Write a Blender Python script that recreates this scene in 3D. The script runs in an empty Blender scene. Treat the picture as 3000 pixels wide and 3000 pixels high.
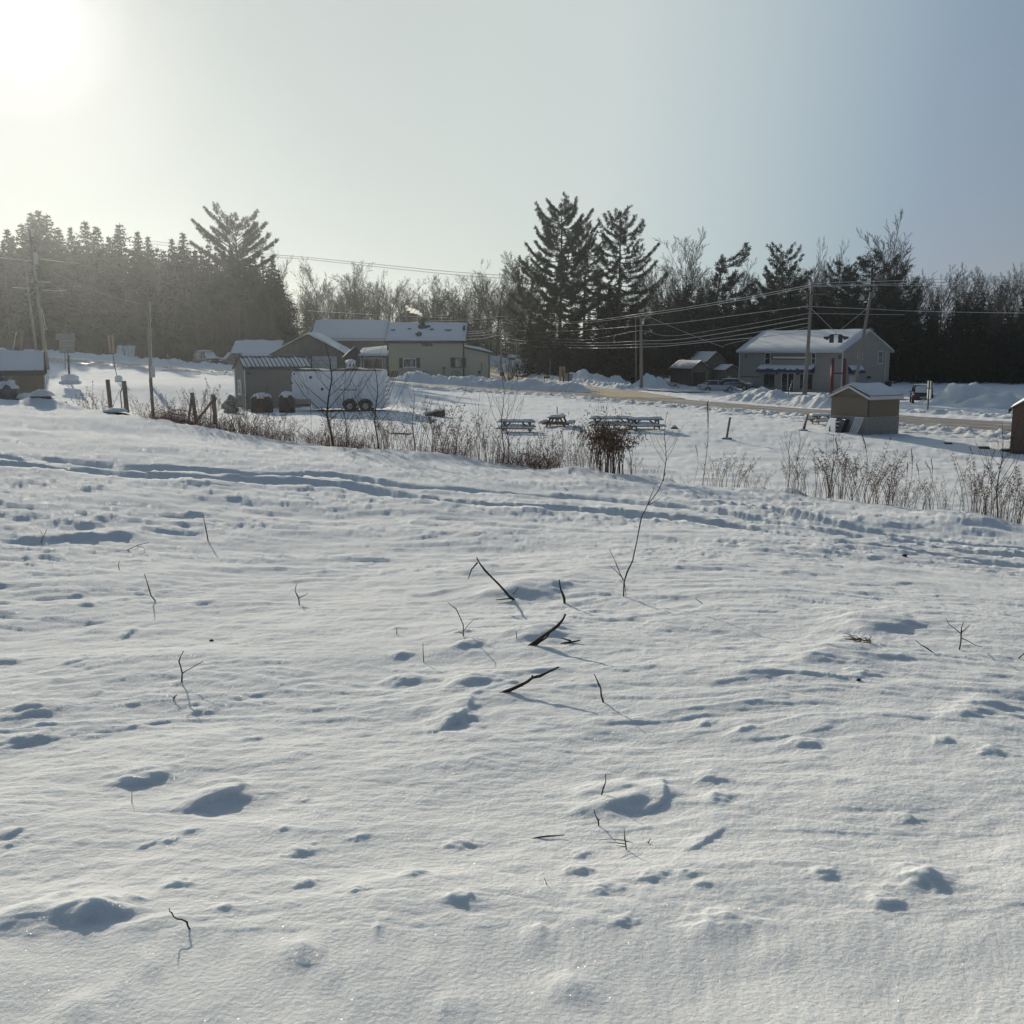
import bpy, bmesh, math, random
import numpy as np
from mathutils import Vector, Matrix

# ------------------------------------------------------------------ camera, light, sky
R = math.radians
S = bpy.context.scene
COL = S.collection
FPX = 3004.0                    # focal length in photograph pixels (3000 px wide)
PITCH = math.atan((1500 - 1025) / FPX)
CP, SP = math.cos(PITCH), math.sin(PITCH)

cam_data = bpy.data.cameras.new('camera')
cam_data.sensor_width = 36.0
cam_data.lens = 36.0 * FPX / 3000.0
cam_data.clip_start = 0.05
cam_data.clip_end = 6000
cam = bpy.data.objects.new('camera', cam_data)
cam.location = (0, 0, 0)
cam.rotation_euler = (math.pi / 2 - PITCH, 0, 0)
COL.objects.link(cam)
S.camera = cam

SUN_AZ, SUN_EL = R(-24.3), R(15.6)      # azimuth from +Y, negative towards -X
SUN_DIR = Vector((math.sin(SUN_AZ) * math.cos(SUN_EL), math.cos(SUN_AZ) * math.cos(SUN_EL), math.sin(SUN_EL)))
sun_d = bpy.data.lights.new('sun', 'SUN')
sun_d.energy = 4.5
sun_d.angle = R(0.5)
sun_d.color = (1.0, 0.91, 0.765)
sun = bpy.data.objects.new('sun', sun_d)
sun.rotation_euler = (-SUN_DIR).to_track_quat('-Z', 'Y').to_euler()
COL.objects.link(sun)

W = bpy.data.worlds.new('World')
S.world = W
W.use_nodes = True
nt = W.node_tree
nt.nodes.clear()
out = nt.nodes.new('ShaderNodeOutputWorld')
bg = nt.nodes.new('ShaderNodeBackground')
sky = nt.nodes.new('ShaderNodeTexSky')
sky.sky_type = 'NISHITA'
sky.sun_disc = False
sky.sun_elevation = SUN_EL
sky.sun_rotation = SUN_AZ
sky.altitude = 150
sky.air_density = 1.0
sky.dust_density = 0.35
sky.ozone_density = 1.5
SKY_STRENGTH = 0.08
bg.inputs['Strength'].default_value = SKY_STRENGTH
# winter haze of the open air: pale and wide round the sun, blue away from it, milky at the horizon
def wn(t, **kw):
    x = nt.nodes.new(t)
    for k_, v_ in kw.items(): setattr(x, k_, v_)
    return x
tcw = wn('ShaderNodeTexCoord'); dot = wn('ShaderNodeVectorMath', operation='DOT_PRODUCT'); dot.inputs[1].default_value = SUN_DIR
nt.links.new(tcw.outputs['Generated'], dot.inputs[0])
ac = wn('ShaderNodeMath', operation='ARCCOSINE'); nt.links.new(dot.outputs['Value'], ac.inputs[0])
dv = wn('ShaderNodeMath', operation='DIVIDE'); dv.inputs[1].default_value = math.pi; nt.links.new(ac.outputs[0], dv.inputs[0])
rp = wn('ShaderNodeValToRGB'); er = rp.color_ramp.elements
AUREOLE = [(0, 2.3, 2.25, 2.1), (1.1, 1.25, 1.24, 1.18), (2.6, .80, .82, .79), (5, .62, .65, .63), (9, .57, .62, .60), (14, .62, .675, .65), (22, .69, .745, .71), (29, .70, .76, .735), (36, .55, .64, .67), (45, .31, .41, .51), (54, .18, .27, .39), (75, .09, .14, .235), (180, .075, .115, .195)]
er[0].position = 0; er[1].position = 1
for d_, *c_ in AUREOLE[1:-1]: er.new(d_ / 180)
for e_, (d_, *c_) in zip(er, AUREOLE): e_.color = (*c_, 1)
nt.links.new(dv.outputs[0], rp.inputs[0])
sx_ = wn('ShaderNodeSeparateXYZ'); nt.links.new(tcw.outputs['Generated'], sx_.inputs[0])
hz_ = wn('ShaderNodeMapRange'); hz_.inputs['From Min'].default_value = .30; hz_.inputs['From Max'].default_value = .0; hz_.inputs['To Max'].default_value = .75; nt.links.new(sx_.outputs['Z'], hz_.inputs['Value'])
low = wn('ShaderNodeMix', data_type='RGBA', blend_type='MIX'); low.inputs['B'].default_value = (.36, .385, .375, 1)
nt.links.new(hz_.outputs[0], low.inputs['Factor']); nt.links.new(rp.outputs[0], low.inputs['A'])
lite = wn('ShaderNodeMix', data_type='RGBA', blend_type='LIGHTEN'); lite.inputs['Factor'].default_value = 1
nt.links.new(low.outputs['Result'], lite.inputs['B']); nt.links.new(rp.outputs[0], lite.inputs['A'])
HAZESKY = wn('ShaderNodeVectorMath', operation='SCALE'); HAZESKY.inputs['Scale'].default_value = .78 / SKY_STRENGTH; nt.links.new(lite.outputs['Result'], HAZESKY.inputs[0])
base = wn('ShaderNodeVectorMath', operation='SCALE'); base.inputs['Scale'].default_value = .12; nt.links.new(sky.outputs[0], base.inputs[0])
tot = wn('ShaderNodeVectorMath', operation='ADD'); nt.links.new(HAZESKY.outputs[0], tot.inputs[0]); nt.links.new(base.outputs[0], tot.inputs[1])
nt.links.new(tot.outputs[0], bg.inputs['Color'])
nt.links.new(bg.outputs[0], out.inputs['Surface'])

S.view_settings.view_transform = 'Standard'
S.view_settings.look = 'None'
S.view_settings.gamma = 1.0
S.view_settings.exposure = 0.0
S.view_settings.use_curve_mapping = False
S.render.engine = 'CYCLES'
S.cycles.use_denoising = True
S.cycles.max_bounces = 6
S.cycles.diffuse_bounces = 2
S.cycles.glossy_bounces = 2
S.cycles.transparent_max_bounces = 8
S.cycles.volume_bounces = 0
S.cycles.sample_clamp_indirect = 6

# ------------------------------------------------------------------ small geometry helpers
def ray(px, py):
    """Direction (scaled to Y = 1) through a pixel of the 3000 px photograph."""
    x, u = (px - 1500) / FPX, (1500 - py) / FPX
    y = CP + SP * u
    return x / y, (-SP + CP * u) / y
def at(px, py, Y):
    dx, dz = ray(px, py)
    return Vector((dx * Y, Y, dz * Y))

class RBF:
    """Thin plate spline through (x, y) -> z."""
    def __init__(self, pts, lam=1e-3):
        P = np.array(pts, float); self.c = P[:, :2]; z = P[:, 2]; n = len(P)
        K = self.k(self.c, self.c) + lam * np.eye(n)
        A = np.zeros((n + 3, n + 3)); A[:n, :n] = K
        A[:n, n] = 1; A[:n, n + 1:] = self.c; A[n, :n] = 1; A[n + 1:, :n] = self.c.T
        self.w = np.linalg.solve(A, np.concatenate([z, [0, 0, 0]]))
    @staticmethod
    def k(a, b):
        d2 = ((a[:, None, :] - b[None, :, :]) ** 2).sum(-1)
        return 0.5 * d2 * np.log(d2 + 1e-9)
    def __call__(self, x, y):
        sh = np.shape(x); p = np.stack([np.ravel(x), np.ravel(y)], 1).astype(float); n = len(self.c)
        o = np.empty(len(p))
        for i in range(0, len(p), 60000):
            q = p[i:i + 60000]
            o[i:i + 60000] = self.k(q, self.c) @ self.w[:n] + self.w[n] + q @ self.w[n + 1:]
        return o.reshape(sh)

def _grad(ix, iy, seed):
    h = (ix * 374761393 + iy * 668265263 + seed * 1442695041) & 0xffffffff
    h = ((h ^ (h >> 13)) * 1274126177) & 0xffffffff
    h = h ^ (h >> 16)
    a = (h & 0xffff) * (2 * math.pi / 65536.0)
    return np.cos(a), np.sin(a)
def perlin(x, y, seed=0):
    x = np.asarray(x, float); y = np.asarray(y, float)
    x0 = np.floor(x).astype(np.int64); y0 = np.floor(y).astype(np.int64)
    fx, fy = x - x0, y - y0
    u = fx * fx * fx * (fx * (fx * 6 - 15) + 10); v = fy * fy * fy * (fy * (fy * 6 - 15) + 10)
    r = []
    for j in (0, 1):
        for i in (0, 1):
            gx, gy = _grad(x0 + i, y0 + j, seed)
            r.append(gx * (fx - i) + gy * (fy - j))
    a = r[0] + u * (r[1] - r[0]); b = r[2] + u * (r[3] - r[2])
    return (a + v * (b - a)) * 1.4
def fbm(x, y, seed=0, octv=4, gain=0.5):
    s = 0; a = 1.0; f = 1.0
    for k in range(octv):
        s = s + a * perlin(x * f, y * f, seed + k * 17); a *= gain; f *= 2.03
    return s
def sstep(a, b, x):
    t = np.clip((x - a) / (b - a), 0, 1); return t * t * (3 - 2 * t)

# ------------------------------------------------------------------ the lie of the land
def ctrl(L): return [tuple(at(*p)) for p in L]
HILL = RBF(ctrl([
    (1500, 3000, 2.33), (300, 3000, 2.35), (2700, 3000, 2.28), (1500, 2400, 3.6), (200, 2400, 3.75), (2800, 2400, 3.5),
    (1500, 2000, 5.5), (0, 2000, 6.1), (3000, 2000, 5.3), (1500, 1700, 8.8), (0, 1600, 11.0), (3000, 1750, 8.6),
    (0, 1168, 27), (-500, 1110, 29), (233, 1203, 26.2), (450, 1231, 25.4), (700, 1281, 24.6), (932, 1312, 23.8), (1242, 1338, 22.8),
    (1553, 1374, 22), (1786, 1393, 21.2), (2003, 1421, 20.5), (2236, 1441, 19.6), (2485, 1467, 18.6), (2640, 1483, 18),
    (2795, 1506, 17.4), (3000, 1550, 16.4), (3500, 1640, 15), (1500, 1470, 15.5), (300, 1330, 17.5), (2600, 1600, 13.0)])
    + [(0, -6, -1.65), (-12, -4, -1.5), (12, -4, -1.9), (-25, 10, -1.2), (20, 6, -2.6)], 1e-2)
CREST_X = np.array([(p - 1500) / FPX * y for p, y in ((-1500, 30), (-500, 29), (0, 27), (450, 25.4), (932, 23.8), (1553, 22), (2003, 20.5), (2485, 18.6), (3000, 16.4), (3500, 15), (4500, 12))])
CREST_Y = np.array([30, 29, 27, 25.4, 23.8, 22, 20.5, 18.6, 16.4, 15, 12.])
def crest_y(x): return np.interp(x, CREST_X, CREST_Y)
ROADC = [(-900, 1005, 135), (-300, 1028, 118), (0, 1043, 111), (138, 1054, 108), (430, 1073, 104), (686, 1091, 101), (1135, 1121, 98), (1500, 1146, 95),
         (1747, 1158, 91.5), (1949, 1175, 85.5), (2140, 1192, 79.5), (2392, 1209, 72.5), (2627, 1230, 66.5), (2972, 1250, 60.5), (3300, 1275, 55), (4200, 1340, 44)]
FIELD = RBF(ctrl([
    (1510, 1270, 50), (1640, 1256, 53), (1880, 1262, 52), (2600, 1278, 55), (2970, 1328, 49), (2164, 1139, 135), (2464, 1151, 121.5), (2597, 1147, 127),
    (1000, 1205, 64), (720, 1200, 67), (190, 1124, 78), (447, 1128, 75), (110, 1200, 48), (300, 1218, 43), (2400, 1480, 25.5),
    (1500, 1402, 29.5), (2950, 1520, 25), (1000, 1335, 31), (500, 1265, 35), (0, 1205, 37), (1150, 1113, 122), (1430, 1112, 122),
    (620, 1077, 122), (200, 1052, 150), (800, 1068, 150), (1590, 1048, 225), (1440, 1058, 170), (2950, 1175, 105), (2050, 1148, 128), (138, 1047, 113),
    (1880, 1135, 118), (1600, 1100, 140), (2700, 1172, 104)] + ROADC)
    + [(-300, 300, 3), (300, 300, -5), (0, 600, 2), (-300, 80, 2), (250, 40, -7), (-500, 700, 5), (500, 700, 0)], 1e-1)

def ground_px(px, py, surf, y0, y1, n=400):
    """The place where the ray through a pixel meets a surface."""
    dx, dz = ray(px, py)
    Y = np.linspace(y0, y1, n); d = dz * Y - surf(dx * Y, Y)
    k = np.where(d <= 0)[0]
    if len(k) == 0: i = int(np.argmin(np.abs(d))); Yh = Y[i]
    elif k[0] == 0: Yh = Y[0]
    else:
        i = k[0]; t = d[i - 1] / (d[i - 1] - d[i]); Yh = Y[i - 1] + t * (Y[i] - Y[i - 1])
    return float(dx * Yh), float(Yh)
def hill_at(px, py): return ground_px(px, py, HILL, 1.5, 32, 600)
def seg_dist(x, y, pts):
    """Distance to a polyline, signed side (+ left of travel), and the length along it."""
    best = np.full(np.shape(x), 1e9); side = np.zeros(np.shape(x)); al = np.zeros(np.shape(x)); L = 0
    for (ax, ay), (bx, by) in zip(pts[:-1], pts[1:]):
        vx, vy = bx - ax, by - ay; l = math.hypot(vx, vy)
        t = np.clip(((x - ax) * vx + (y - ay) * vy) / (l * l), 0, 1)
        ex, ey = x - (ax + t * vx), y - (ay + t * vy); d = np.hypot(ex, ey)
        m = d < best; best = np.where(m, d, best)
        side = np.where(m, np.sign(vx * (y - ay) - vy * (x - ax)), side); al = np.where(m, L + t * l, al); L += l
    return best, side, al
def smooth_line(pts, n=8):
    P = [pts[0]] + list(pts) + [pts[-1]]; o = []
    for i in range(1, len(P) - 2):
        for k in range(n):
            t = k / n; a, b, c, d = (np.array(P[i + j], float) for j in (-1, 0, 1, 2))
            o.append(tuple(0.5 * ((2 * b) + (c - a) * t + (2 * a - 5 * b + 4 * c - d) * t * t + (3 * b - a - 3 * c + d) * t ** 3)))
    o.append(tuple(pts[-1])); return o
ROAD_LINE = smooth_line([tuple(at(*p))[:2] for p in ROADC], 3)
ROAD_W = 4.1
SIDE_LINE = smooth_line([tuple(at(*p))[:2] for p in ((1900, 1168, 90), (1760, 1138, 104), (1600, 1117, 121), (1510, 1105, 136), (1452, 1088, 152), (1438, 1062, 172), (1455, 1052, 200), (1500, 1045, 240))], 4)
SIDE_W = 3.4

# tyre and sledge tracks on the hill, from left to right
TRACKS = [[(-300, 1325), (0, 1338), (207, 1348), (466, 1372), (776, 1395), (1000, 1400), (1207, 1431), (1518, 1447), (1750, 1460), (2000, 1490), (2207, 1524), (2414, 1560), (2699, 1602), (3000, 1636), (3300, 1665)],
          [(-200, 1362), (222, 1377), (414, 1390), (673, 1407), (1000, 1424), (1207, 1460), (1388, 1483), (1673, 1499), (2000, 1534), (2155, 1551), (2310, 1581), (2518, 1607), (3000, 1660), (3300, 1690)],
          [(2120, 1478), (2259, 1500), (2440, 1535), (2725, 1581), (3000, 1612), (3300, 1640)]]
TRACK_LINES = [smooth_line([hill_at(*p) for p in T], 3) for T in TRACKS]
TRACK_SPEC = [(0.22, 0.085), (0.20, 0.08), (0.24, 0.11)]

# wind-carved lumps round old footprints: px, py, width in px, height in m
LUMPS = [(414, 2262, 150, .035), (640, 2318, 215, .045), (740, 2148, 60, .02), (880, 2322, 55, .022), (828, 2418, 40, .015), (880, 2482, 90, .03), (26, 2456, 70, .025),
    (502, 2450, 50, .02), (518, 2592, 80, .018), (900, 2582, 75, .028), (120, 2690, 330, .05), (300, 2690, 160, .05), (657, 2664, 60, .015), (652, 2770, 40, .01), (870, 2806, 150, .035),
    (957, 2880, 80, .03), (415, 2862, 110, .035), (230, 2972, 150, .03), (1330, 2098, 130, .045), (1345, 2448, 95, .035), (1212, 2556, 72, .034),
    (1050, 2608, 60, .026), (1347, 2638, 80, .036), (1057, 2438, 50, .015), (1693, 2532, 80, .038), (1755, 2598, 110, .038), (1709, 2474, 55, .02),
    (1569, 2748, 110, .042), (1673, 2800, 66, .03), (1670, 2890, 150, .05), (1336, 2955, 110, .045), (1103, 2728, 50, .012), (1238, 2850, 60, .014),
    (1828, 2696, 60, .018), (1820, 2318, 240, .05), (2062, 2112, 60, .02), (2181, 2130, 70, .022), (2357, 2168, 90, .03), (2083, 2264, 80, .03), (2108, 2322, 90, .022),
    (2020, 2552, 60, .026), (2052, 2586, 50, .02), (2104, 2706, 150, .05), (2690, 2566, 150, .03), (2595, 2630, 100, .032), (2414, 2550, 80, .02),
    (2295, 2786, 75, .028), (2766, 2168, 60, .02), (2900, 2198, 80, .02), (2657, 2385, 70, .018), (1378, 2002, 150, .05), (1180, 1992, 90, .03), (1540, 1740, 230, .10), (1600, 1880, 200, .07),
    (2560, 1850, 260, .07), (2530, 1985, 90, .05), (1163, 1852, 45, .03), (1358, 1868, 60, .03), (1513, 1872, 50, .03), (1380, 1905, 90, .04), (1170, 1930, 60, .03),
    (2450, 1935, 260, .05), (1940, 1398, 150, .22), (2330, 1436, 260, .33), (2850, 1530, 300, .12), (330, 1212, 130, .14), (120, 1185, 120, .20), (210, 1192, 120, .15), (1260, 1342, 130, .10), (1700, 1385, 130, .10),
    (350, 1575, 160, .06), (2900, 2060, 160, .03), (2820, 2090, 110, .03), (80, 2150, 120, .03), (100, 2090, 150, .04), (600, 2070, 90, .025), (1900, 2560, 70, .015), (560, 2420, 60, .01)]
LUMPS_W = []
for (px, py, w, h) in LUMPS:
    X, Y = hill_at(px, py); LUMPS_W.append((X, Y, w / FPX * math.hypot(Y, 1.6) / 2, h))

# curved lips left by the wind: pixel polyline (uphill side on the left of travel), half width, height
LIPS = [([(1240, 2128), (1300, 2120), (1345, 2095), (1370, 2068), (1378, 2030)], .045, .045), ([(1820, 2340), (1870, 2348), (1915, 2338), (1940, 2322), (1942, 2290), (1935, 2250)], .035, .032),
        ([(520, 2366), (575, 2345), (640, 2328), (690, 2310), (718, 2285)], .035, .038), ([(340, 2272), (400, 2278), (450, 2268), (485, 2258)], .03, .03), ([(2000, 2475), (2045, 2460), (2075, 2435), (2125, 2402)], .025, .022),
        ([(2640, 2560), (2690, 2568), (2725, 2580), (2755, 2605)], .03, .03), ([(800, 2822), (850, 2832), (905, 2825), (960, 2805)], .03, .035), ([(85, 2115), (130, 2122), (175, 2115)], .03, .022), ([(180, 1965), (230, 1960), (270, 1945)], .04, .03),
        ([(1100, 2000), (1180, 1985), (1250, 1980)], .035, .02), ([(330, 1880), (370, 1870), (412, 1842)], .045, .032), ([(560, 1780), (600, 1776), (635, 1765)], .05, .03), ([(0, 2440), (40, 2428), (75, 2408)], .03, .03), ([(380, 2475), (430, 2462), (470, 2445)], .02, .018),
        ([(2150, 1990), (2300, 1985), (2440, 1992), (2500, 1990)], .06, .04), ([(60, 1590), (150, 1582), (245, 1586)], .07, .06), ([(450, 1628), (520, 1632), (583, 1634)], .07, .05), ([(1660, 1820), (1800, 1828), (1900, 1815)], .05, .03)]
LIPS_W = [(smooth_line([hill_at(*p) for p in L], 3), w, h) for L, w, h in LIPS]
def hill_detail(x, y):
    """Wind slabs, lumps and tracks on the near hill."""
    dist = np.hypot(x, y)
    z = 0.075 * fbm(x * 0.22 + 3, y * 0.35, 5, 3) + .014 * perlin(x * 1.0 + 5, y * 1.25, 6) + .006 * perlin(x * 2.3, y * 3.1, 8)
    wx = x + 0.35 * perlin(x * 0.7, y * 0.9, 31) ; wy = y + 0.18 * perlin(x * 0.9, y * 1.1, 37) + 0.10 * x
    # long low wind slabs with a sharp lip facing away from the sun
    for (fx, fy, amp, sd, off) in ((0.45, 1.2, .014, 41, -.12), (0.8, 2.4, .017, 43, -.05), (1.5, 4.8, .013, 47, .05), (3.0, 9.0, .008, 53, .10), (1.9, 7.5, .0085 * np.clip((dist - 6) / 5, 0, 1.6), 59, .30)):
        n = perlin(wx * fx, wy * fy, sd) + 0.35 * perlin(wx * fx * 2.3, wy * fy * 2.3, sd + 1)
        m = sstep(-0.15, 0.45, perlin(x * 0.35 + sd, y * 0.5, sd + 2) + off + 0.1)
        z = z + amp * m * (sstep(0.0, 0.22, n) * (1 - 0.8 * sstep(0.15, 0.7, n)) + 0.4 * sstep(0.32, 0.5, n)) * np.clip((dist - 1.5) / 7.0, 0.08, 1.6)
    z = z + 0.008 * fbm(x * 2.2, y * 3.2, 61, 3) + 0.0028 * fbm(x * 13, y * 17, 67, 2)
    # softer cobbled ripples
    z = z + 0.010 * sstep(0.0, 0.5, perlin(x * 0.5 - 7, y * 0.6, 71)) * np.abs(perlin(x * 3.0 + 0.4 * wx, y * 8.0, 73))
    for (X, Y, r, h) in LUMPS_W:
        m = (np.abs(x - X) < 4 * r) & (np.abs(y - Y) < 5 * r)
        if not m.any(): continue
        ex, ey = (x[m] - X) / r, (y[m] - Y) / (r * 0.75)
        ex = ex + 0.35 * perlin(x[m] / r * 0.8, y[m] / r * 0.8, 83); ey = ey + 0.35 * perlin(x[m] / r * 0.8 + 9, y[m] / r * 0.8, 89) - 0.25 * ex
        ey = np.where(ey < 0, ey * 1.25, ey * 0.65)                      # steep towards the viewer, long tail behind
        q = np.clip(ex * ex + ey * ey, 0, 12) * (1 + 0.5 * perlin(x[m] / r * 1.7, y[m] / r * 2.1, 95))
        hh_ = min(0.80 * h, 0.31 * r) if r < .3 else .9 * h
        z[m] += hh_ * np.exp(-np.maximum(q, 0) ** 1.2) * (0.9 + 0.35 * perlin(x[m] / r * 1.3 + X, y[m] / r * 1.9, 96))
    for A, hw, hh in LIPS_W:                               # thin drifted lips with a steep shaded face
        d, sd, al = seg_dist(x, y, A); m = d < hw * 6
        if not m.any(): continue
        L_ = sum(math.hypot(a[0] - b[0], a[1] - b[1]) for a, b in zip(A[:-1], A[1:])); tp = np.sin(np.clip(al[m] / L_, 0, 1) * math.pi) ** .6
        q = d[m] * sd[m]
        z[m] += 0.5 * hh * tp * np.where(q > 0, np.exp(-(q / (hw * 2.2)) ** 2), np.exp(-(q / (hw * .45)) ** 2)) * (1 + .25 * perlin(x[m] * 9, y[m] * 9, 99))
    for T, (hw, dp) in zip(TRACK_LINES, TRACK_SPEC):
        d, s, al = seg_dist(x, y, T)
        d = d + 0.04 * perlin(al * 0.6, x * 0, 91)
        g = 1 - sstep(hw * 0.65, hw * 1.15, d)
        rim = np.exp(-((d - hw * 1.45) / (hw * 0.35)) ** 2)
        lump = 1 + 0.5 * fbm(x * 1.6, y * 1.6, 93, 2)
        fade = sstep(1.7, 3.2, dist)
        z = z * (1 - 0.5 * g) + (-dp * g + 0.014 * rim * lump + 0.006 * g * fbm(x * 2.5, y * 2.5, 97, 2)) * fade
    return z

def field_detail(x, y):
    z = 0.05 * fbm(x * 0.06, y * 0.12, 101, 3)
    n = perlin(x * 0.35 + 0.3 * y, y * 1.0, 103) + 0.4 * perlin(x * 0.9, y * 2.2, 105)
    z = z + 0.05 * sstep(0.05, 0.25, n) + 0.02 * sstep(0.0, .15, perlin(x * 0.8, y * 2.6, 107))
    z = z + 0.012 * fbm(x * 1.6, y * 2.4, 109, 2)
    d, s, al = seg_dist(x, y, ROAD_LINE)
    ds, _, _ = seg_dist(x, y, SIDE_LINE)
    onroad = 1 - sstep(ROAD_W - 0.1, ROAD_W + 0.4, d)
    z = z * (1 - onroad) - 0.06 * onroad
    onside = (1 - sstep(SIDE_W - 0.1, SIDE_W + 0.5, ds)) * (1 - onroad)
    z = z * (1 - onside) - 0.05 * onside
    return z
def land(x, y, detail=True):
    x = np.asarray(x, float); y = np.asarray(y, float)
    t = sstep(0.0, 4.2, y - crest_y(x))
    h = HILL(x, np.minimum(y, crest_y(x) + 3.0)); f = FIELD(x, np.maximum(y, 20))
    z = h * (1 - t) + f * t
    if detail:
        hd = np.zeros_like(z); m = t < 1; hd[m] = hill_detail(x[m], y[m]); fd = np.zeros_like(z); m = t > 0; fd[m] = field_detail(x[m], y[m])
        z = z + hd * (1 - t) + fd * t
    return z
def gz(x, y, detail=True): return float(land(np.array([x]), np.array([y]), detail)[0])
def field_z(x, y): return gz(x, y, True)
def hill_spot(px, py):
    """Like hill_at, but on the finished relief."""
    X, Y = hill_at(px, py); return ground_px(px, py, lambda x, y: land(x, y, True), Y * .86, min(Y * 1.16, 33), 90)
def on_hill(px, py):
    X, Y = hill_spot(px, py); return Vector((X, Y, gz(X, Y)))

# ------------------------------------------------------------------ materials
MATS = {}
def nodes_of(name):
    m = bpy.data.materials.new(name); m.use_nodes = True
    n = m.node_tree; b = n.nodes['Principled BSDF']; MATS[name] = m
    return m, n, b
def mat(name, col, rough=0.7, metal=0.0, var=0.15, scale=6.0, bump=0.0, bscale=40.0, spec=0.4, stretch=(1, 1, 1), emit=None):
    """A surface with uneven colour and fine relief."""
    m, n, b = nodes_of(name)
    b.inputs['Roughness'].default_value = rough; b.inputs['Metallic'].default_value = metal
    b.inputs['Specular IOR Level'].default_value = spec
    tc = n.nodes.new('ShaderNodeTexCoord'); mp = n.nodes.new('ShaderNodeMapping'); mp.inputs['Scale'].default_value = stretch
    n.links.new(tc.outputs['Object'], mp.inputs['Vector'])
    ns = n.nodes.new('ShaderNodeTexNoise'); ns.inputs['Scale'].default_value = scale; ns.inputs['Detail'].default_value = 6
    n.links.new(mp.outputs[0], ns.inputs['Vector'])
    cr = n.nodes.new('ShaderNodeValToRGB')
    c0 = [max(0, c * (1 - var)) for c in col]; c1 = [min(1, c * (1 + var)) for c in col]
    cr.color_ramp.elements[0].position = .3; cr.color_ramp.elements[1].position = .7
    cr.color_ramp.elements[0].color = (*c0, 1); cr.color_ramp.elements[1].color = (*c1, 1)
    n.links.new(ns.outputs['Fac'], cr.inputs[0]); n.links.new(cr.outputs[0], b.inputs['Base Color'])
    if bump:
        n2 = n.nodes.new('ShaderNodeTexNoise'); n2.inputs['Scale'].default_value = bscale; n2.inputs['Detail'].default_value = 4
        n.links.new(mp.outputs[0], n2.inputs['Vector'])
        bp = n.nodes.new('ShaderNodeBump'); bp.inputs['Strength'].default_value = bump; bp.inputs['Distance'].default_value = 0.02
        n.links.new(n2.outputs['Fac'], bp.inputs['Height']); n.links.new(bp.outputs[0], b.inputs['Normal'])
    return m
def snow_mat(name, glitter=True, col=(0.775, 0.78, 0.755)):
    m, n, b = nodes_of(name)
    b.inputs['Base Color'].default_value = (*col, 1)
    b.inputs['Roughness'].default_value = 0.95; b.inputs['Specular IOR Level'].default_value = 0.03
    tc = n.nodes.new('ShaderNodeTexCoord')
    def noise(sc, det):
        t = n.nodes.new('ShaderNodeTexNoise'); t.inputs['Scale'].default_value = sc; t.inputs['Detail'].default_value = det
        n.links.new(tc.outputs['Object'], t.inputs['Vector']); return t
    n1, n2 = noise(330, 1), noise(60, 5)
    b1 = n.nodes.new('ShaderNodeBump'); b1.inputs['Strength'].default_value = 1.0; b1.inputs['Distance'].default_value = 0.0030
    b2 = n.nodes.new('ShaderNodeBump'); b2.inputs['Strength'].default_value = 0.9; b2.inputs['Distance'].default_value = 0.009
    # fine wind streaks, in patches
    mp = n.nodes.new('ShaderNodeMapping'); mp.inputs['Scale'].default_value = (5, 19, 6); mp.inputs['Rotation'].default_value = (0, 0, .12); n.links.new(tc.outputs['Object'], mp.inputs[0])
    n3 = n.nodes.new('ShaderNodeTexNoise'); n3.inputs['Scale'].default_value = 1.0; n3.inputs['Detail'].default_value = 5; n3.inputs['Roughness'].default_value = .6; n.links.new(mp.outputs[0], n3.inputs['Vector'])
    b3 = n.nodes.new('ShaderNodeBump'); b3.inputs['Strength'].default_value = .8; b3.inputs['Distance'].default_value = 0.030
    n4 = noise(.9, 2); mk = n.nodes.new('ShaderNodeMapRange'); mk.inputs['From Min'].default_value = .42; mk.inputs['From Max'].default_value = .68; mk.inputs['To Min'].default_value = .05; mk.inputs['To Max'].default_value = .38
    n.links.new(n4.outputs['Fac'], mk.inputs['Value']); n.links.new(mk.outputs[0], b3.inputs['Strength'])
    n.links.new(n3.outputs['Fac'], b3.inputs['Height']); n.links.new(b3.outputs[0], b2.inputs['Normal'])
    n.links.new(n2.outputs['Fac'], b2.inputs['Height']); n.links.new(n1.outputs['Fac'], b1.inputs['Height'])
    n.links.new(b2.outputs[0], b1.inputs['Normal']); n.links.new(b1.outputs[0], b.inputs['Normal'])
    if glitter:
        # ice grains: every small cell mirrors the sun its own way
        vo = n.nodes.new('ShaderNodeTexVoronoi'); vo.inputs['Scale'].default_value = 330; n.links.new(tc.outputs['Object'], vo.inputs['Vector'])
        sub = n.nodes.new('ShaderNodeVectorMath'); sub.operation = 'SUBTRACT'; sub.inputs[1].default_value = (.5, .5, .5)
        n.links.new(vo.outputs['Color'], sub.inputs[0])
        mul = n.nodes.new('ShaderNodeVectorMath'); mul.operation = 'SCALE'; mul.inputs['Scale'].default_value = 2.4
        n.links.new(sub.outputs[0], mul.inputs[0])
        geo = n.nodes.new('ShaderNodeNewGeometry'); add = n.nodes.new('ShaderNodeVectorMath'); add.operation = 'ADD'
        n.links.new(mul.outputs[0], add.inputs[0]); n.links.new(geo.outputs['Normal'], add.inputs[1])
        nm = n.nodes.new('ShaderNodeVectorMath'); nm.operation = 'NORMALIZE'; n.links.new(add.outputs[0], nm.inputs[0])
        gl = n.nodes.new('ShaderNodeBsdfGlossy'); gl.inputs['Roughness'].default_value = 0.16; n.links.new(nm.outputs[0], gl.inputs['Normal'])
        mx = n.nodes.new('ShaderNodeMixShader'); mx.inputs[0].default_value = 0.003
        o = n.nodes['Material Output']
        n.links.new(b.outputs[0], mx.inputs[1]); n.links.new(gl.outputs[0], mx.inputs[2]); n.links.new(mx.outputs[0], o.inputs['Surface'])
    return m
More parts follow.
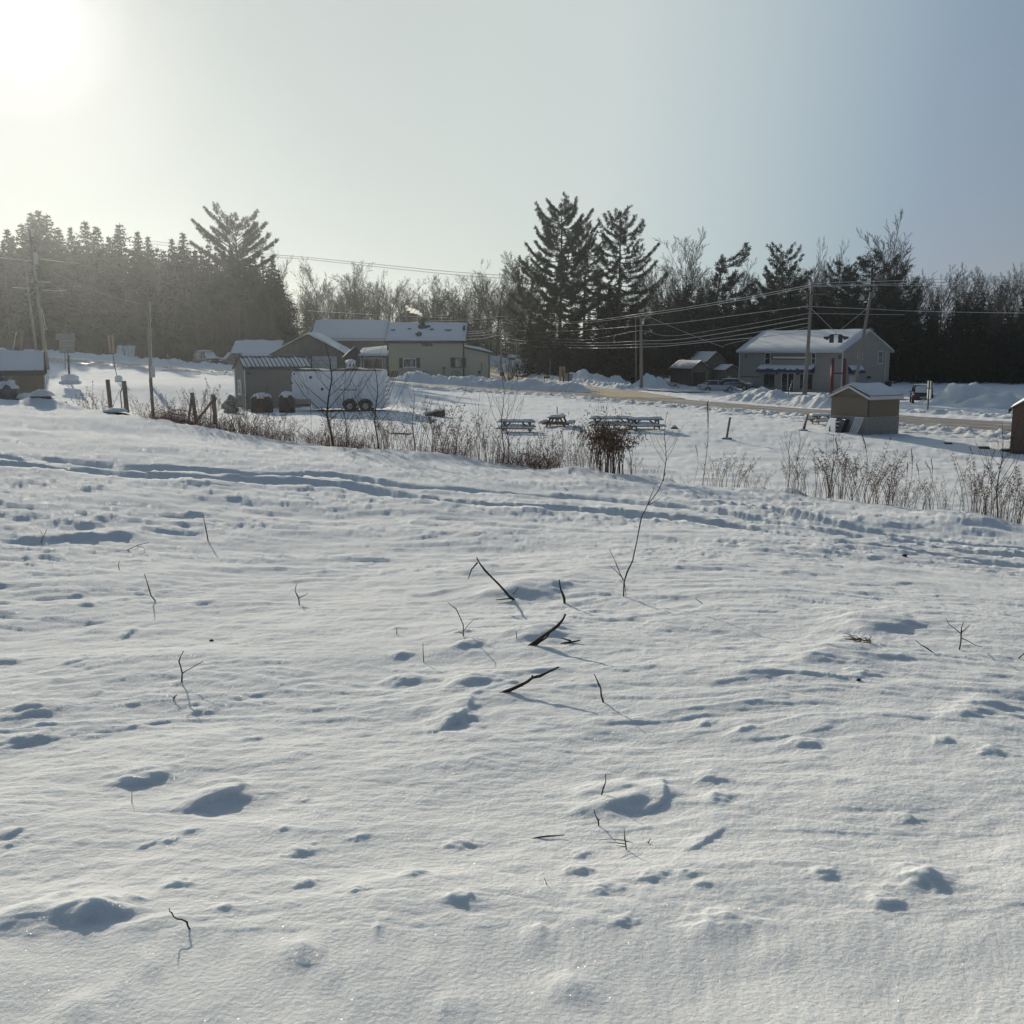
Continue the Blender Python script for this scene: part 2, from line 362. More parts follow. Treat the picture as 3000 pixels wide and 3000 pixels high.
SNOW = snow_mat('snow')
sb = SNOW.node_tree.nodes['Principled BSDF']
sb.inputs['Subsurface Weight'].default_value = .5; sb.inputs['Subsurface Radius'].default_value = (.6, .8, 1.0); sb.inputs['Subsurface Scale'].default_value = .05
SNOW_CAP = snow_mat('snow_cap', False)

# ------------------------------------------------------------------ objects
def tag(o, label=None, cat=None, group=None, kind=None):
    if label: o['label'] = label
    if cat: o['category'] = cat
    if group: o['group'] = group
    if kind: o['kind'] = kind
    return o
def grid_mesh(name, X, Y, Z, material, uv=None):
    nr, nc = X.shape
    me = bpy.data.meshes.new(name)
    co = np.stack([X, Y, Z], -1).reshape(-1, 3).astype(np.float32)
    idx = np.arange(nr * nc).reshape(nr, nc)
    q = np.stack([idx[:-1, :-1], idx[:-1, 1:], idx[1:, 1:], idx[1:, :-1]], -1).reshape(-1, 4)
    me.vertices.add(len(co)); me.vertices.foreach_set('co', co.ravel())
    me.loops.add(q.size); me.loops.foreach_set('vertex_index', q.ravel().astype(np.int32))
    me.polygons.add(len(q)); me.polygons.foreach_set('loop_start', np.arange(0, q.size, 4, dtype=np.int32))
    me.polygons.foreach_set('loop_total', np.full(len(q), 4, np.int32))
    me.polygons.foreach_set('use_smooth', np.ones(len(q), bool))
    me.update(calc_edges=True)
    if uv is not None:
        l = me.uv_layers.new(name='UVMap'); l.data.foreach_set('uv', uv.reshape(-1, 2)[q.ravel()].astype(np.float32).ravel())
    me.materials.append(material)
    o = bpy.data.objects.new(name, me); COL.objects.link(o); return o

# near and middle ground: rows close together where the view is steep
s_near = np.linspace(1.95 / 1.35, 1.95 / 31.0, 600) if False else np.concatenate([np.linspace(1.40, 0.70, 40, endpoint=False), np.linspace(0.70, 0.075, 620)])
Yr = 1.95 / s_near
Yr = np.concatenate([Yr, np.geomspace(Yr[-1] * 1.012, 260, 190)])
U = np.concatenate([np.linspace(-0.80, -0.54, 60, endpoint=False), np.linspace(-0.54, 0.54, 940, endpoint=False), np.linspace(0.54, 0.80, 60)])
YY, UU = np.meshgrid(Yr, U, indexing='ij'); XX = UU * YY
ZZ = land(XX, YY)
g = grid_mesh('snow_ground', XX, YY, ZZ, SNOW); g['kind'] = 'structure'
# the rest of the country, just under the near sheet
gx = np.concatenate([np.linspace(-520, -120, 16), np.linspace(-100, 100, 60), np.linspace(120, 520, 16)])
gy = np.concatenate([np.linspace(-60, -20, 6), np.linspace(-14, 120, 60), np.linspace(130, 620, 30)])
GY, GX = np.meshgrid(gy, gx, indexing='ij')
fz = np.where(GY < 600, land(GX, np.clip(GY, -12, 600), False), 0)
GZ = np.clip(land(np.clip(GX, -320, 320), np.clip(GY, -12, 500), False), -9, 6) - 0.5
g2 = grid_mesh('outer_snow_ground', GX, GY, GZ, SNOW_CAP); g2['kind'] = 'structure'
# ------------------------------------------------------------------ mesh kit
class MB:
    def __init__(s): s.v = []; s.f = []; s.uv = None
    def add(s, vs, fs):
        k = len(s.v); s.v += [tuple(v) for v in vs]; s.f += [tuple(i + k for i in f) for f in fs]; return s
    def box(s, x0, x1, y0, y1, z0, z1, M=None):
        vs = [Vector((x, y, z)) for z in (z0, z1) for y in (y0, y1) for x in (x0, x1)]
        if M is not None: vs = [M @ v for v in vs]
        return s.add(vs, [(0, 2, 3, 1), (4, 5, 7, 6), (0, 1, 5, 4), (2, 6, 7, 3), (0, 4, 6, 2), (1, 3, 7, 5)])
    def beam(s, a, b, w, t=None, up=(0, 0, 1)):
        """A squared bar from a to b, w wide and t thick."""
        a, b = Vector(a), Vector(b); d = b - a; l = d.length; d.normalize(); t = t or w
        u = Vector(up); 
        if abs(d.dot(u)) > .98: u = Vector((0, 1, 0))
        r = d.cross(u).normalized(); u = r.cross(d)
        vs = [p + r * (i * w / 2) + u * (j * t / 2) for p in (a, b) for j in (-1, 1) for i in (-1, 1)]
        return s.add(vs, [(0, 2, 3, 1), (4, 5, 7, 6), (0, 1, 5, 4), (2, 6, 7, 3), (0, 4, 6, 2), (1, 3, 7, 5)])
    def prism(s, pts, d, cap=True):
        """A polygon (3-D points) pushed along the vector d."""
        n = len(pts); P = [Vector(p) for p in pts]; d = Vector(d)
        fs = [(i, (i + 1) % n, n + (i + 1) % n, n + i) for i in range(n)]
        if cap: fs += [tuple(range(n))[::-1], tuple(range(n, 2 * n))]
        return s.add(P + [p + d for p in P], fs)
    def tube(s, pts, rad, n=5, cap=True):
        P = [Vector(p) for p in pts]
        if not hasattr(rad, '__len__'): rad = [rad] * len(P)
        k = len(s.v); up = Vector((0.13, 0.21, 0.97))
        for i, p in enumerate(P):
            d = (P[min(i + 1, len(P) - 1)] - P[max(i - 1, 0)])
            if d.length < 1e-9: d = Vector((0, 0, 1))
            d.normalize(); a = d.cross(up)
            if a.length < .05: a = d.cross(Vector((1, 0, 0)))
            a.normalize(); b = a.cross(d)
            for j in range(n):
                t = 2 * math.pi * j / n; s.v.append(tuple(p + (a * math.cos(t) + b * math.sin(t)) * rad[i]))
        for i in range(len(P) - 1):
            for j in range(n):
                a0 = k + i * n + j; a1 = k + i * n + (j + 1) % n; s.f.append((a0, a0 + n, a1 + n, a1))
        if cap: s.f.append(tuple(k + j for j in range(n))); s.f.append(tuple(k + (len(P) - 1) * n + j for j in range(n))[::-1])
        return s
    def cyl(s, c, axis, r, l, n=12, r2=None):
        c = Vector(c); a = Vector(axis).normalized() * (l / 2); return s.tube([c - a, c + a], [r, r if r2 is None else r2], n)
    def lathe(s, c, prof, n=12):
        c = Vector(c); k = len(s.v)
        for r, z in prof:
            for j in range(n):
                t = 2 * math.pi * j / n; s.v.append((c.x + r * math.cos(t), c.y + r * math.sin(t), c.z + z))
        for i in range(len(prof) - 1):
            for j in range(n):
                a0 = k + i * n + j; a1 = k + i * n + (j + 1) % n; s.f.append((a0, a1, a1 + n, a0 + n))
        return s
    def build(s, name, material, parent=None, smooth=False, bevel=0):
        me = bpy.data.meshes.new(name); me.from_pydata(s.v, [], s.f)
        if smooth: me.polygons.foreach_set('use_smooth', [True] * len(me.polygons))
        me.materials.append(material); me.update()
        o = bpy.data.objects.new(name, me); COL.objects.link(o)
        if parent is not None: o.parent = parent
        if bevel:
            b = o.modifiers.new('bevel', 'BEVEL'); b.width = bevel; b.segments = 2; b.limit_method = 'ANGLE'
        return o
def empty(name, loc, rz=0, label=None, cat=None, group=None, kind=None):
    o = bpy.data.objects.new(name, None); COL.objects.link(o); o.location = loc; o.rotation_euler = (0, 0, rz)
    return tag(o, label, cat, group, kind)
def copy_tree(o, parent=None):
    c = o.copy(); COL.objects.link(c); c.parent = parent
    for ch in list(o.children): copy_tree(ch, c)
    return c
def blob(c, rx, ry, rz, seed=0, rough=0.25, nu=18, nv=9, low=-0.15):
    """A lumpy dome, closed below."""
    rnd = random.Random(seed); m = MB(); c = Vector(c); ph = rnd.uniform(0, 50)
    pts = []; U_ = np.linspace(0, 2 * np.pi, nu, endpoint=False); V_ = np.linspace(0, np.pi / 2, nv)
    for v in V_:
        for u in U_:
            x, y, z = math.cos(v) * math.cos(u), math.cos(v) * math.sin(u), math.sin(v)
            k = 1 + rough * float(fbm(np.array([x * 1.8 + ph]), np.array([y * 1.8 + z * 1.3]), 7, 3)[0])
            pts.append((c.x + x * rx * k, c.y + y * ry * k, c.z + (z * k if v > 0 else low) * rz))
    fs = []
    for i in range(nv - 1):
        for j in range(nu):
            a, b = i * nu + j, i * nu + (j + 1) % nu; fs.append((a, b, b + nu, a + nu))
    m.add(pts, fs); return m

M = {}
M['cream'] = mat('cream_siding', (.52, .48, .36), .8, var=.06, scale=3)
M['green_trim'] = mat('dark_green_trim', (.035, .055, .05), .6, var=.1)
M['grey_siding'] = mat('grey_siding', (.155, .155, .15), .8, var=.06, scale=3)
M['store_siding'] = mat('store_siding', (.29, .275, .25), .8, var=.06, scale=2)
M['dark_siding'] = mat('weathered_siding', (.12, .115, .105), .85, var=.2, scale=2)
M['white_paint'] = mat('white_paint', (.80, .82, .84), .5, var=.05, scale=3)
M['trim_white'] = mat('pale_trim', (.55, .56, .56), .6, var=.05)
M['door_grey'] = mat('pale_garage_door', (.42, .43, .44), .6, var=.06)
M['glass'] = mat('window_glass', (.02, .025, .03), .08, var=.1, spec=.8)
M['curtain'] = mat('net_curtain', (.35, .35, .33), .9, var=.2, scale=12)
M['blue'] = mat('blue_awning_cloth', (.012, .028, .12), .8, var=.12)
M['red_paint'] = mat('faded_red_paint', (.15, .025, .025), .6, var=.25)
M['osb'] = mat('chipboard', (.19, .155, .115), .85, var=.35, scale=22, bump=.3, bscale=40)
M['clap'] = mat('grey_clapboard', (.27, .27, .25), .8, var=.12, scale=5)
M['brown'] = mat('brown_shed_board', (.15, .10, .075), .85, var=.2, scale=9)
M['wood'] = mat('weathered_wood', (.17, .13, .095), .85, var=.3, scale=7, stretch=(3, 3, .4), bump=.3)
M['old_wood'] = mat('grey_old_wood', (.15, .13, .11), .9, var=.3, scale=9, bump=.3)
M['pole'] = mat('pole_wood', (.27, .235, .195), .85, var=.25, scale=5, stretch=(6, 6, .3), bump=.3)
M['metal'] = mat('galvanised_metal', (.42, .43, .44), .45, .8, var=.15)
M['black'] = mat('black_rubber', (.018, .018, .02), .7, var=.2)
M['dark_metal'] = mat('dark_metal', (.05, .05, .055), .5, .5, var=.2)
M['wire'] = mat('line_wire', (.55, .54, .52), .38, .85, var=.1)
M['cable'] = mat('black_cable', (.05, .05, .05), .75, var=.1, spec=.2)
M['shingle'] = mat('dark_shingle', (.05, .05, .052), .9, var=.25, scale=20)
M['brick'] = mat('chimney_brick', (.2, .09, .06), .9, var=.2)
M['white_car'] = mat('pale_car_paint', (.52, .53, .55), .25, var=.03, spec=.6)
M['dark_car'] = mat('dark_car_paint', (.03, .032, .036), .25, var=.05, spec=.6)
M['grey_car'] = mat('grey_car_paint', (.15, .155, .16), .3, var=.05, spec=.6)
M['tail'] = mat('red_lamp_glass', (.3, .02, .02), .2, var=.1)
M['lamp'] = mat('clear_lamp_glass', (.6, .6, .6), .1, var=.05)
M['sign_back'] = mat('sign_back_metal', (.2, .2, .2), .5, .3, var=.1)
M['sign_wood'] = mat('sign_back_wood', (.30, .20, .14), .8, var=.15)
M['teal'] = mat('teal_sign', (.03, .16, .14), .5, var=.1)
M['yellow'] = mat('yellow_marker', (.25, .15, .03), .7, var=.1)
M['stone'] = mat('boulder_stone', (.16, .15, .14), .9, var=.35, scale=5, bump=.6, bscale=14)
M['tarp'] = mat('dirty_tarp', (.25, .24, .22), .8, var=.3, scale=5)
M['bark_dark'] = mat('dark_twig_bark', (.045, .033, .028), .85, var=.3, scale=40)
M['pack'] = mat('packed_snow', (.66, .63, .58), .8, var=.12, scale=.7, bump=.4, bscale=6)

# ------------------------------------------------------------------ roads
def road_mat(name, tan, edge):
    m, n, b = nodes_of(name); b.inputs['Roughness'].default_value = .52; b.inputs['Specular IOR Level'].default_value = .6
    uv = n.nodes.new('ShaderNodeUVMap'); mp = n.nodes.new('ShaderNodeMapping'); mp.inputs['Scale'].default_value = (.05, 1.0, 1)
    n.links.new(uv.outputs[0], mp.inputs[0])
    a = n.nodes.new('ShaderNodeTexNoise'); a.inputs['Scale'].default_value = 2.2; a.inputs['Detail'].default_value = 5; n.links.new(mp.outputs[0], a.inputs['Vector'])
    c = n.nodes.new('ShaderNodeTexNoise'); c.inputs['Scale'].default_value = 1.2; c.inputs['Detail'].default_value = 8; n.links.new(uv.outputs[0], c.inputs['Vector'])
    mx = n.nodes.new('ShaderNodeMath'); mx.operation = 'MULTIPLY_ADD'; mx.inputs[1].default_value = .35; n.links.new(c.outputs['Fac'], mx.inputs[0]); n.links.new(a.outputs['Fac'], mx.inputs[2])
    cr = n.nodes.new('ShaderNodeValToRGB'); e = cr.color_ramp.elements
    e[0].position = .48; e[0].color = (*edge, 1); e[1].position = .92; e[1].color = (.62, .58, .52, 1)
    k = cr.color_ramp.elements.new(.68); k.color = (*tan, 1)
    n.links.new(mx.outputs[0], cr.inputs[0]); n.links.new(cr.outputs[0], b.inputs['Base Color'])
    bp = n.nodes.new('ShaderNodeBump'); bp.inputs['Strength'].default_value = .5; bp.inputs['Distance'].default_value = .05
    n.links.new(c.outputs['Fac'], bp.inputs['Height']); n.links.new(bp.outputs[0], b.inputs['Normal'])
    return m
M['road'] = road_mat('sanded_road', (.19, .145, .10), (.10, .08, .065))
M['side_road'] = road_mat('sanded_side_road', (.50, .38, .22), (.30, .23, .15))
def resample(line, step):
    o = [line[0]]
    for a, b in zip(line[:-1], line[1:]):
        l = math.hypot(b[0] - a[0], b[1] - a[1]); k = max(1, int(l / step))
        o += [(a[0] + (b[0] - a[0]) * i / k, a[1] + (b[1] - a[1]) * i / k) for i in range(1, k + 1)]
    return o
def ribbon(name, line, hw, material, lift, ncol=17):
    P = np.array(resample(line, 1.0)); T = np.gradient(P, axis=0); T /= np.linalg.norm(T, axis=1)[:, None]; N = np.stack([-T[:, 1], T[:, 0]], 1)
    u = np.linspace(-1, 1, ncol); X = P[:, 0:1] + N[:, 0:1] * u * hw; Y = P[:, 1:2] + N[:, 1:2] * u * hw
    Z = FIELD(X, Y) + lift + 0.02 * fbm(X * .8, Y * .8, 131, 3)
    L = np.concatenate([[0], np.cumsum(np.hypot(*np.diff(P, axis=0).T))])
    uv = np.stack([np.broadcast_to(L[:, None], X.shape), np.broadcast_to(u * hw, X.shape)], -1)
    o = grid_mesh(name, X, Y, Z, material, uv); o['kind'] = 'structure'; return o
ribbon('main_road', ROAD_LINE, ROAD_W, M['road'], 0.0)
ribbon('side_road', SIDE_LINE, SIDE_W, M['side_road'], 0.012)
# the trampled forecourt before the store and the cars
ap = smooth_line([tuple(at(*p))[:2] for p in ((1905, 1152, 106), (2040, 1156, 112), (2200, 1150, 118), (2420, 1157, 113), (2640, 1150, 106), (2700, 1152, 103))], 5)
ribbon('forecourt', ap, 3.3, M['pack'], 0.10)

# banks thrown up by the plough, along the road edges
def offset(line, d, t0=0.0, t1=1.0):
    P = np.array(resample(line, 1.0)); T = np.gradient(P, axis=0); T /= np.linalg.norm(T, axis=1)[:, None]; N = np.stack([-T[:, 1], T[:, 0]], 1)
    Q = P + N * d; a, b = int(len(Q) * t0), int(len(Q) * t1); return [tuple(q) for q in Q[a:b]]
def bank(line, w, h, rough, seed, skew=0.0, fine=2.4):
    P = np.array(resample(smooth_line(line, 3) if len(line) < 8 else line, .17)); T = np.gradient(P, axis=0); T /= np.linalg.norm(T, axis=1)[:, None] + 1e-9; N = np.stack([-T[:, 1], T[:, 0]], 1)
    P = P + N * (.35 * perlin(np.arange(len(P)) * .03, np.zeros(len(P)), seed))[:, None]
    u = np.linspace(-1, 1, 19); X = P[:, 0:1] + N[:, 0:1] * u * w; Y = P[:, 1:2] + N[:, 1:2] * u * w
    L = np.broadcast_to((np.arange(len(P)) * .17)[:, None], X.shape); q = np.clip((u - skew) / np.where(u > skew, 1 - skew, 1 + skew), -1, 1)
    prof = np.broadcast_to(np.cos(q * math.pi / 2) ** 1.2, X.shape)
    end = np.minimum(1, np.minimum(L, L[-1, 0] - L) / 2.5)
    crown = .75 + .45 * fbm(X * .35, Y * .35, seed + 1, 3)
    ch = rough * (np.abs(fbm(X * fine, Y * fine, seed + 2, 4)) * 1.1 + .5 * fbm(X * 1.1, Y * 1.1, seed + 3, 2))
    Z = FIELD(X, Y) + end * (h * prof * crown + ch * np.clip(prof * 1.6, 0, 1)) - .06 - .05 * (np.abs(u) > .95)
    X = X + .10 * fbm(X * 3, Y * 3, seed + 5, 2); Y = Y + .10 * fbm(X * 3 + 9, Y * 3, seed + 6, 2)
    o = grid_mesh('snow_bank', X, Y, Z, SNOW_CAP); o['kind'] = 'structure'; return o
bank(offset(ROAD_LINE, -(ROAD_W + 1.5)), 1.9, .09, .30, 201, .2)
bank(offset(ROAD_LINE, -(ROAD_W + 3.2)), 1.6, .03, .18, 205, .2)
bank([tuple(at(*p))[:2] for p in ((1120, 1112, 106), (1270, 1120, 105), (1400, 1131, 103), (1560, 1140, 101), (1690, 1146, 99.0), (1752, 1150, 97.0))], 2.0, .95, .32, 211, -.35, 1.7)
bank([tuple(at(*p))[:2] for p in ((820, 1092, 108), (690, 1084, 110), (520, 1072, 113), (300, 1058, 117), (60, 1040, 122), (-300, 1025, 128))], 1.6, .75, .26, 221, -.3, 1.7)
bank([tuple(at(*p))[:2] for p in ((2120, 1172, 92), (2230, 1178, 88), (2330, 1187, 84.5), (2440, 1193, 81), (2520, 1199, 78.5))], 2.2, .95, .30, 231, -.3, 1.7)
bank([tuple(at(*p))[:2] for p in ((2560, 1203, 77), (2700, 1209, 73.8), (2860, 1218, 70.5), (3000, 1224, 68), (3300, 1240, 63))], 1.3, .30, .2, 241, -.2)
bank([tuple(at(*p))[:2] for p in ((1880, 1146, 105), (1800, 1136, 110), (1700, 1122, 119), (1600, 1108, 131), (1540, 1098, 142), (1500, 1088, 152), (1490, 1075, 165))], 1.8, .35, .45, 251, 0)
bank([tuple(at(*p))[:2] for p in ((1440, 1122, 113), (1500, 1122, 113), (1560, 1128, 109), (1640, 1136, 105.5), (1700, 1142, 103))], 1.5, .35, .3, 261, 0)
# ------------------------------------------------------------------ heaps of ploughed snow
def snow_pile(px, py, Y, w, d, h, seed, label):
    p = at(px, py, Y); z = gz(p.x, p.y, False); rnd = random.Random(seed)
    n = 44; xs = np.linspace(-1.15, 1.15, n); XX_, YY_ = np.meshgrid(xs, np.linspace(-1.15, 1.15, 26))
    X = XX_ * w / 2; Yv = YY_ * d / 2
    r = np.sqrt(XX_ ** 2 + YY_ ** 2) + .22 * fbm(XX_ * 1.5 + seed, YY_ * 1.5, 141 + seed, 3)
    Z = h * np.clip(1 - r ** 1.6, -.3, 1) * (0.85 + .4 * fbm(XX_ * 2.2 + seed, YY_ * 1.2, 143, 2)) + .10 * h * np.abs(fbm(X * 1.1, Yv * 1.1, 145 + seed, 4))
    o = grid_mesh('snow_pile', X, Yv, Z - .05, SNOW_CAP); o.location = (p.x, p.y, z)
    tag(o, label, 'snow pile', 'heaps of ploughed snow'); return o
snow_pile(1722, 1120, 121, 6.6, 5, 1.75, 1, 'rounded blue-shaded heap of ploughed snow just right of the two road signs')
snow_pile(1800, 1124, 124, 4.2, 4, 1.4, 2, 'low snow heap between the road signs and the roadside pole')
snow_pile(1905, 1128, 122, 5.6, 4, 1.8, 3, 'snow heap right behind the plain roadside pole')
snow_pile(2240, 1172, 97, 5.5, 3.6, 1.25, 4, 'heap of ploughed snow on the verge before the store door')
snow_pile(2408, 1176, 95, 3.4, 2.6, .75, 5, 'small smooth snow hump between the utility pole and the red sign frame')
snow_pile(2835, 1195, 90, 8.0, 7, 2.1, 6, 'tallest shaded snow mountain right of the parked pickup')
snow_pile(2930, 1208, 86, 8.0, 7, 1.4, 7, 'long snow ridge running down to the brown shed at the frame edge')
snow_pile(1460, 1060, 160, 8, 4, 1.6, 8, 'far snow heap behind the corner of the cream house')
snow_pile(1515, 1075, 146, 6, 4, 1.9, 9, 'greyish snow heap by the side road below the far white house')
snow_pile(1390, 1122, 113, 5, 2.4, .8, 10, 'jagged little snow heap by the right corner of the cream house')
# ------------------------------------------------------------------ buildings
def frame_at(P0, P1):
    """Rotation that lays local +X from P0 to P1."""
    return math.atan2(P1.y - P0.y, P1.x - P0.x)
def window(parent, M_, x, z, w, h, material='trim_white', sash=1, curtain=False, t=.07):
    """A framed window on a wall face; M_ maps (x along wall, -out, z)."""
    f = MB(); fw = min(.09, w * .13)
    for a in ((x, x + w, z, z + fw), (x, x + w, z + h - fw, z + h), (x, x + fw, z + fw, z + h - fw), (x + w - fw, x + w, z + fw, z + h - fw)):
        f.box(a[0], a[1], -t, .0, a[2], a[3], M_)
    f.box(x - .05, x + w + .05, -t - .04, 0, z - .05, z - .001, M_)
    if sash: f.box(x + fw, x + w - fw, -t + .005, 0, z + h * .5 - .025, z + h * .5 + .025, M_)
    fo = f.build('window', M[material], parent)
    MB().box(x + fw, x + w - fw, -.046, -.034, z + fw, z + h - fw, M_).build('pane', M['glass'], fo)
    if curtain: MB().box(x + w * .55, x + w * .8, -.052, -.048, z + fw, z + h * .8, M_).build('curtain', M['curtain'], fo)
    return fo
def siding(parent, M_, x0, x1, z0, z1, material, step=.2, name='siding'):
    m = MB(); z = z0
    while z < z1 - .02:
        zt = min(z + step, z1)
        m.add([M_ @ Vector(v) for v in ((x0, -.030, z), (x1, -.030, z), (x1, -.008, zt), (x0, -.008, zt), (x0, 0, z), (x1, 0, z))], [(0, 1, 2, 3), (4, 5, 1, 0)]); z = zt
    o = m.build(name, material, parent); o['kind'] = 'stuff'; return o
def gabled(name, loc, rz, w, d, h, rise, wall, roof, ridge='x', over=.3, snow=.14, thick=.14, label='', cat='building', group=None, snow_frac=(0, 1), side=True, trim=None):
    """A pitched-roof building; local x along the front, y away from the front, ridge along x or y."""
    t = empty(name, loc, rz, label, cat, group)
    b = MB()
    if ridge == 'x':
        prof = [(0, 0), (0, h), (d / 2, h + rise), (d, h), (d, 0)]
        b.prism([(0, y, z) for y, z in prof], (w, 0, 0))
    else:
        prof = [(0, 0), (0, h), (w / 2, h + rise), (w, h), (w, 0)]
        b.prism([(x, 0, z) for x, z in prof], (0, d, 0))
    b.build('wall', M[wall], t)
    L = d if ridge == 'x' else w; half = L / 2; sl = rise / half
    r = MB(); s = MB()
    for sg in (0, 1):
        a0 = (-over, h - over * sl); a1 = (half, h + rise)
        if sg: a0 = (L + over, h - over * sl)
        def pt(q, z, e): return (e, q, z) if ridge == 'x' else (q, e, z)
        e0, e1 = -over, (w if ridge == 'x' else d) + over
        dv = pt(0, 0, e1 - e0); 
        r.prism([pt(a0[0], a0[1] + .01, e0), pt(a1[0], a1[1] + .01, e0), pt(a1[0], a1[1] + thick, e0), pt(a0[0], a0[1] + thick, e0)], dv)
        ins = .06
        n = 14; k = 5; base = []
        g = MB(); E = np.linspace(e0 + ins, e1 - ins, n); Q = np.linspace(a0[0] + (ins if not sg else -ins), a1[0], k)
        if snow > 0:
            for j, e in enumerate(E):
                for i, q in enumerate(Q):
                    zz = h + (q if not sg else L - q) * sl + thick
                    edge = .25 if i == 0 else (.6 if j in (0, n - 1) else 1)
                    s_ = snow * edge * (1 + .35 * math.sin(e * 2.1 + q * 1.3) * math.cos(e * .7))
                    base.append(pt(q, zz + s_, e))
            for j, e in enumerate(E):
                for i, q in enumerate(Q): base.append(pt(q, h + (q if not sg else L - q) * sl + thick + .004, e))
            N_ = n * k; fs = []
            for j in range(n - 1):
                for i in range(k - 1):
                    a = j * k + i; fs.append((a, a + 1, a + k + 1, a + k))
            for j in range(n - 1): fs.append((j * k, (j + 1) * k, (j + 1) * k + N_, j * k + N_))
            for i in range(k - 1): fs.append((i, i + 1, i + 1 + N_, i + N_)); fs.append(((n - 1) * k + i, (n - 1) * k + i + 1, (n - 1) * k + i + 1 + N_, (n - 1) * k + i + N_))
            s.add(base, fs)
    r.build('roof', M[roof], t)
    if snow > 0: s.build('roof_snow', SNOW_CAP, t, smooth=True)
    if trim:
        e1 = (w if ridge == 'x' else d) + over
        for q0 in (-over, L + over):
            m = MB(); z = h - over * sl
            if ridge == 'x': m.box(-over, e1, q0 - .02, q0 + .02, z - .14, z + thick - .004)
            else: m.box(q0 - .02, q0 + .02, -over, e1, z - .14, z + thick - .004)
            m.build('eaves_board', M[trim], t)
    return t
def face(x0, y0, x1, y1):
    """Matrix of a wall face: x along it, -y out of it (to the right-hand side of travel)."""
    a = math.atan2(y1 - y0, x1 - x0); return Matrix.Translation((x0, y0, 0)) @ Matrix.Rotation(a, 4, 'Z')

# the cream house
Yh = 122; k = Yh / FPX
P0 = at(1138, 1110, Yh); zb = P0.z
W_, H_, D_ = 219 * k, 4.45, 7.6
house = gabled('farmhouse', (P0.x, P0.y, zb), 0, W_, D_, H_, 1.95, 'cream', 'shingle', 'x', .35, .12,
               label='cream sided farmhouse with dark shutters and snow on its low pitched roof', cat='house', trim='green_trim')
F = face(0, 0, W_, 0)
siding(house, F, 0.1, W_ - .1, .25, H_ - .1, M['cream'], .16)
MB().box(-.02, W_ + .02, -.06, .0, 0, .24).build('foundation', M['grey_siding'], house)
MB().box(-.08, .08, -.07, 0, .24, H_ - .15).build('corner_board', M['green_trim'], house)
MB().box(W_ - .08, W_ + .08, -.07, 0, .24, H_ - .15).build('corner_board', M['green_trim'], house)
def hx(px): return (px - 1138) * k
def hz(py): return (1110 - py) * k
def shutter(x, z, w, h):
    m = MB().box(x, x + w, -.075, -.032, z, z + h)
    for i in range(9): m.box(x + .05, x + w - .05, -.09, -.075, z + .08 + i * (h - .12) / 9, z + .12 + i * (h - .12) / 9)
    return m.build('shutter', M['green_trim'], house)
window(house, F, hx(1181), hz(1077), 38 * k, 26 * k, 'white_paint', 0, True, .1)
shutter(hx(1170), hz(1078), 10.5 * k, 28 * k); shutter(hx(1220), hz(1078), 10.5 * k, 28 * k)
window(house, F, hx(1331), hz(1077), 20 * k, 27 * k, 'green_trim', 0, True, .08)
shutter(hx(1319), hz(1077), 11 * k, 28 * k); shutter(hx(1352), hz(1077), 11 * k, 28 * k)
window(house, F, hx(1239), hz(1015), 28 * k, 13 * k, 'green_trim', 0, False, .09)
MB().tube([(hx(1230), -.06, .4), (hx(1230), -.06, 1.0)], .02).build('vent_pipe', M['metal'], house)
# chimney pipe where the snow has melted off the ridge
ch = MB().tube([(hx(1229), D_ * .42, H_ + 1.6), (hx(1229), D_ * .42, H_ + 2.55)], .13, 10); ch.lathe((hx(1229), D_ * .42, H_ + 2.6), [(.0, .16), (.24, .04), (.24, 0), (0, 0)], 10)
ch.build('stove_pipe', M['dark_metal'], house)
for (cx, cy, rx, ry, sd) in ((1231, .50, .55, .9, 1), (1236, .35, .8, .65, 2), (1226, .12, .5, .6, 3), (1150, .24, .35, .2, 4), (1262, .26, .3, .2, 5), (1310, .24, .5, .2, 6), (1356, .3, .22, .9, 7), (1196, .28, .25, .15, 8)):
    yv = D_ * cy; zz = H_ + yv / (D_ / 2) * 1.95 + .14 + .15; sl = 1.95 / (D_ / 2)
    rnd = random.Random(sd); pts = []
    for j in range(14):
        a = j / 14 * 6.283; q = rnd.uniform(.6, 1.1); dx, dy = rx * q * math.cos(a), ry * q * math.sin(a); pts.append((hx(cx) + dx, yv + dy, zz + dy * sl + .03))
    MB().prism(pts, (0, 0, .012)).build('bare_shingle_patch', M['shingle'], house)
# right-hand lean-to
xe = (1431 - 1138) * k
m = MB(); m.prism([(W_ + .01, .2, 0), (W_ + .01, .2, 3.55), (xe, .2, 2.95), (xe, .2, 0)], (0, 5.0, 0)); m.build('side_room', M['cream'], house)
Fe = face(W_, .2, xe, .2); siding(house, Fe, .1, xe - W_ - .1, .25, 2.85, M['cream'], .16)
MB().prism([(W_ + .02, -.1, 3.60), (W_ + .02, -.1, 3.76), (xe + .35, -.1, 3.08), (xe + .35, -.1, 2.88)], (0, 5.6, 0)).build('side_roof', M['green_trim'], house)
MB().prism([(W_ + .05, -.02, 3.77), (W_ + .05, -.02, 4.0), (xe * .6 + W_ * .4, -.02, 3.72), (xe + .3, -.02, 3.14), (xe + .3, -.02, 3.095)], (0, 5.4, 0)).build('side_roof_snow', SNOW_CAP, house)
MB().box(xe - W_ - .07, xe - W_ + .03, -.05, .0, .0, 2.85, Fe).build('corner_board', M['green_trim'], house)
MB().box(hx(1408) - W_, hx(1408) - W_ + .05, -.05, 0, .9, 1.9, Fe).build('cable_pipe', M['dark_metal'], house)
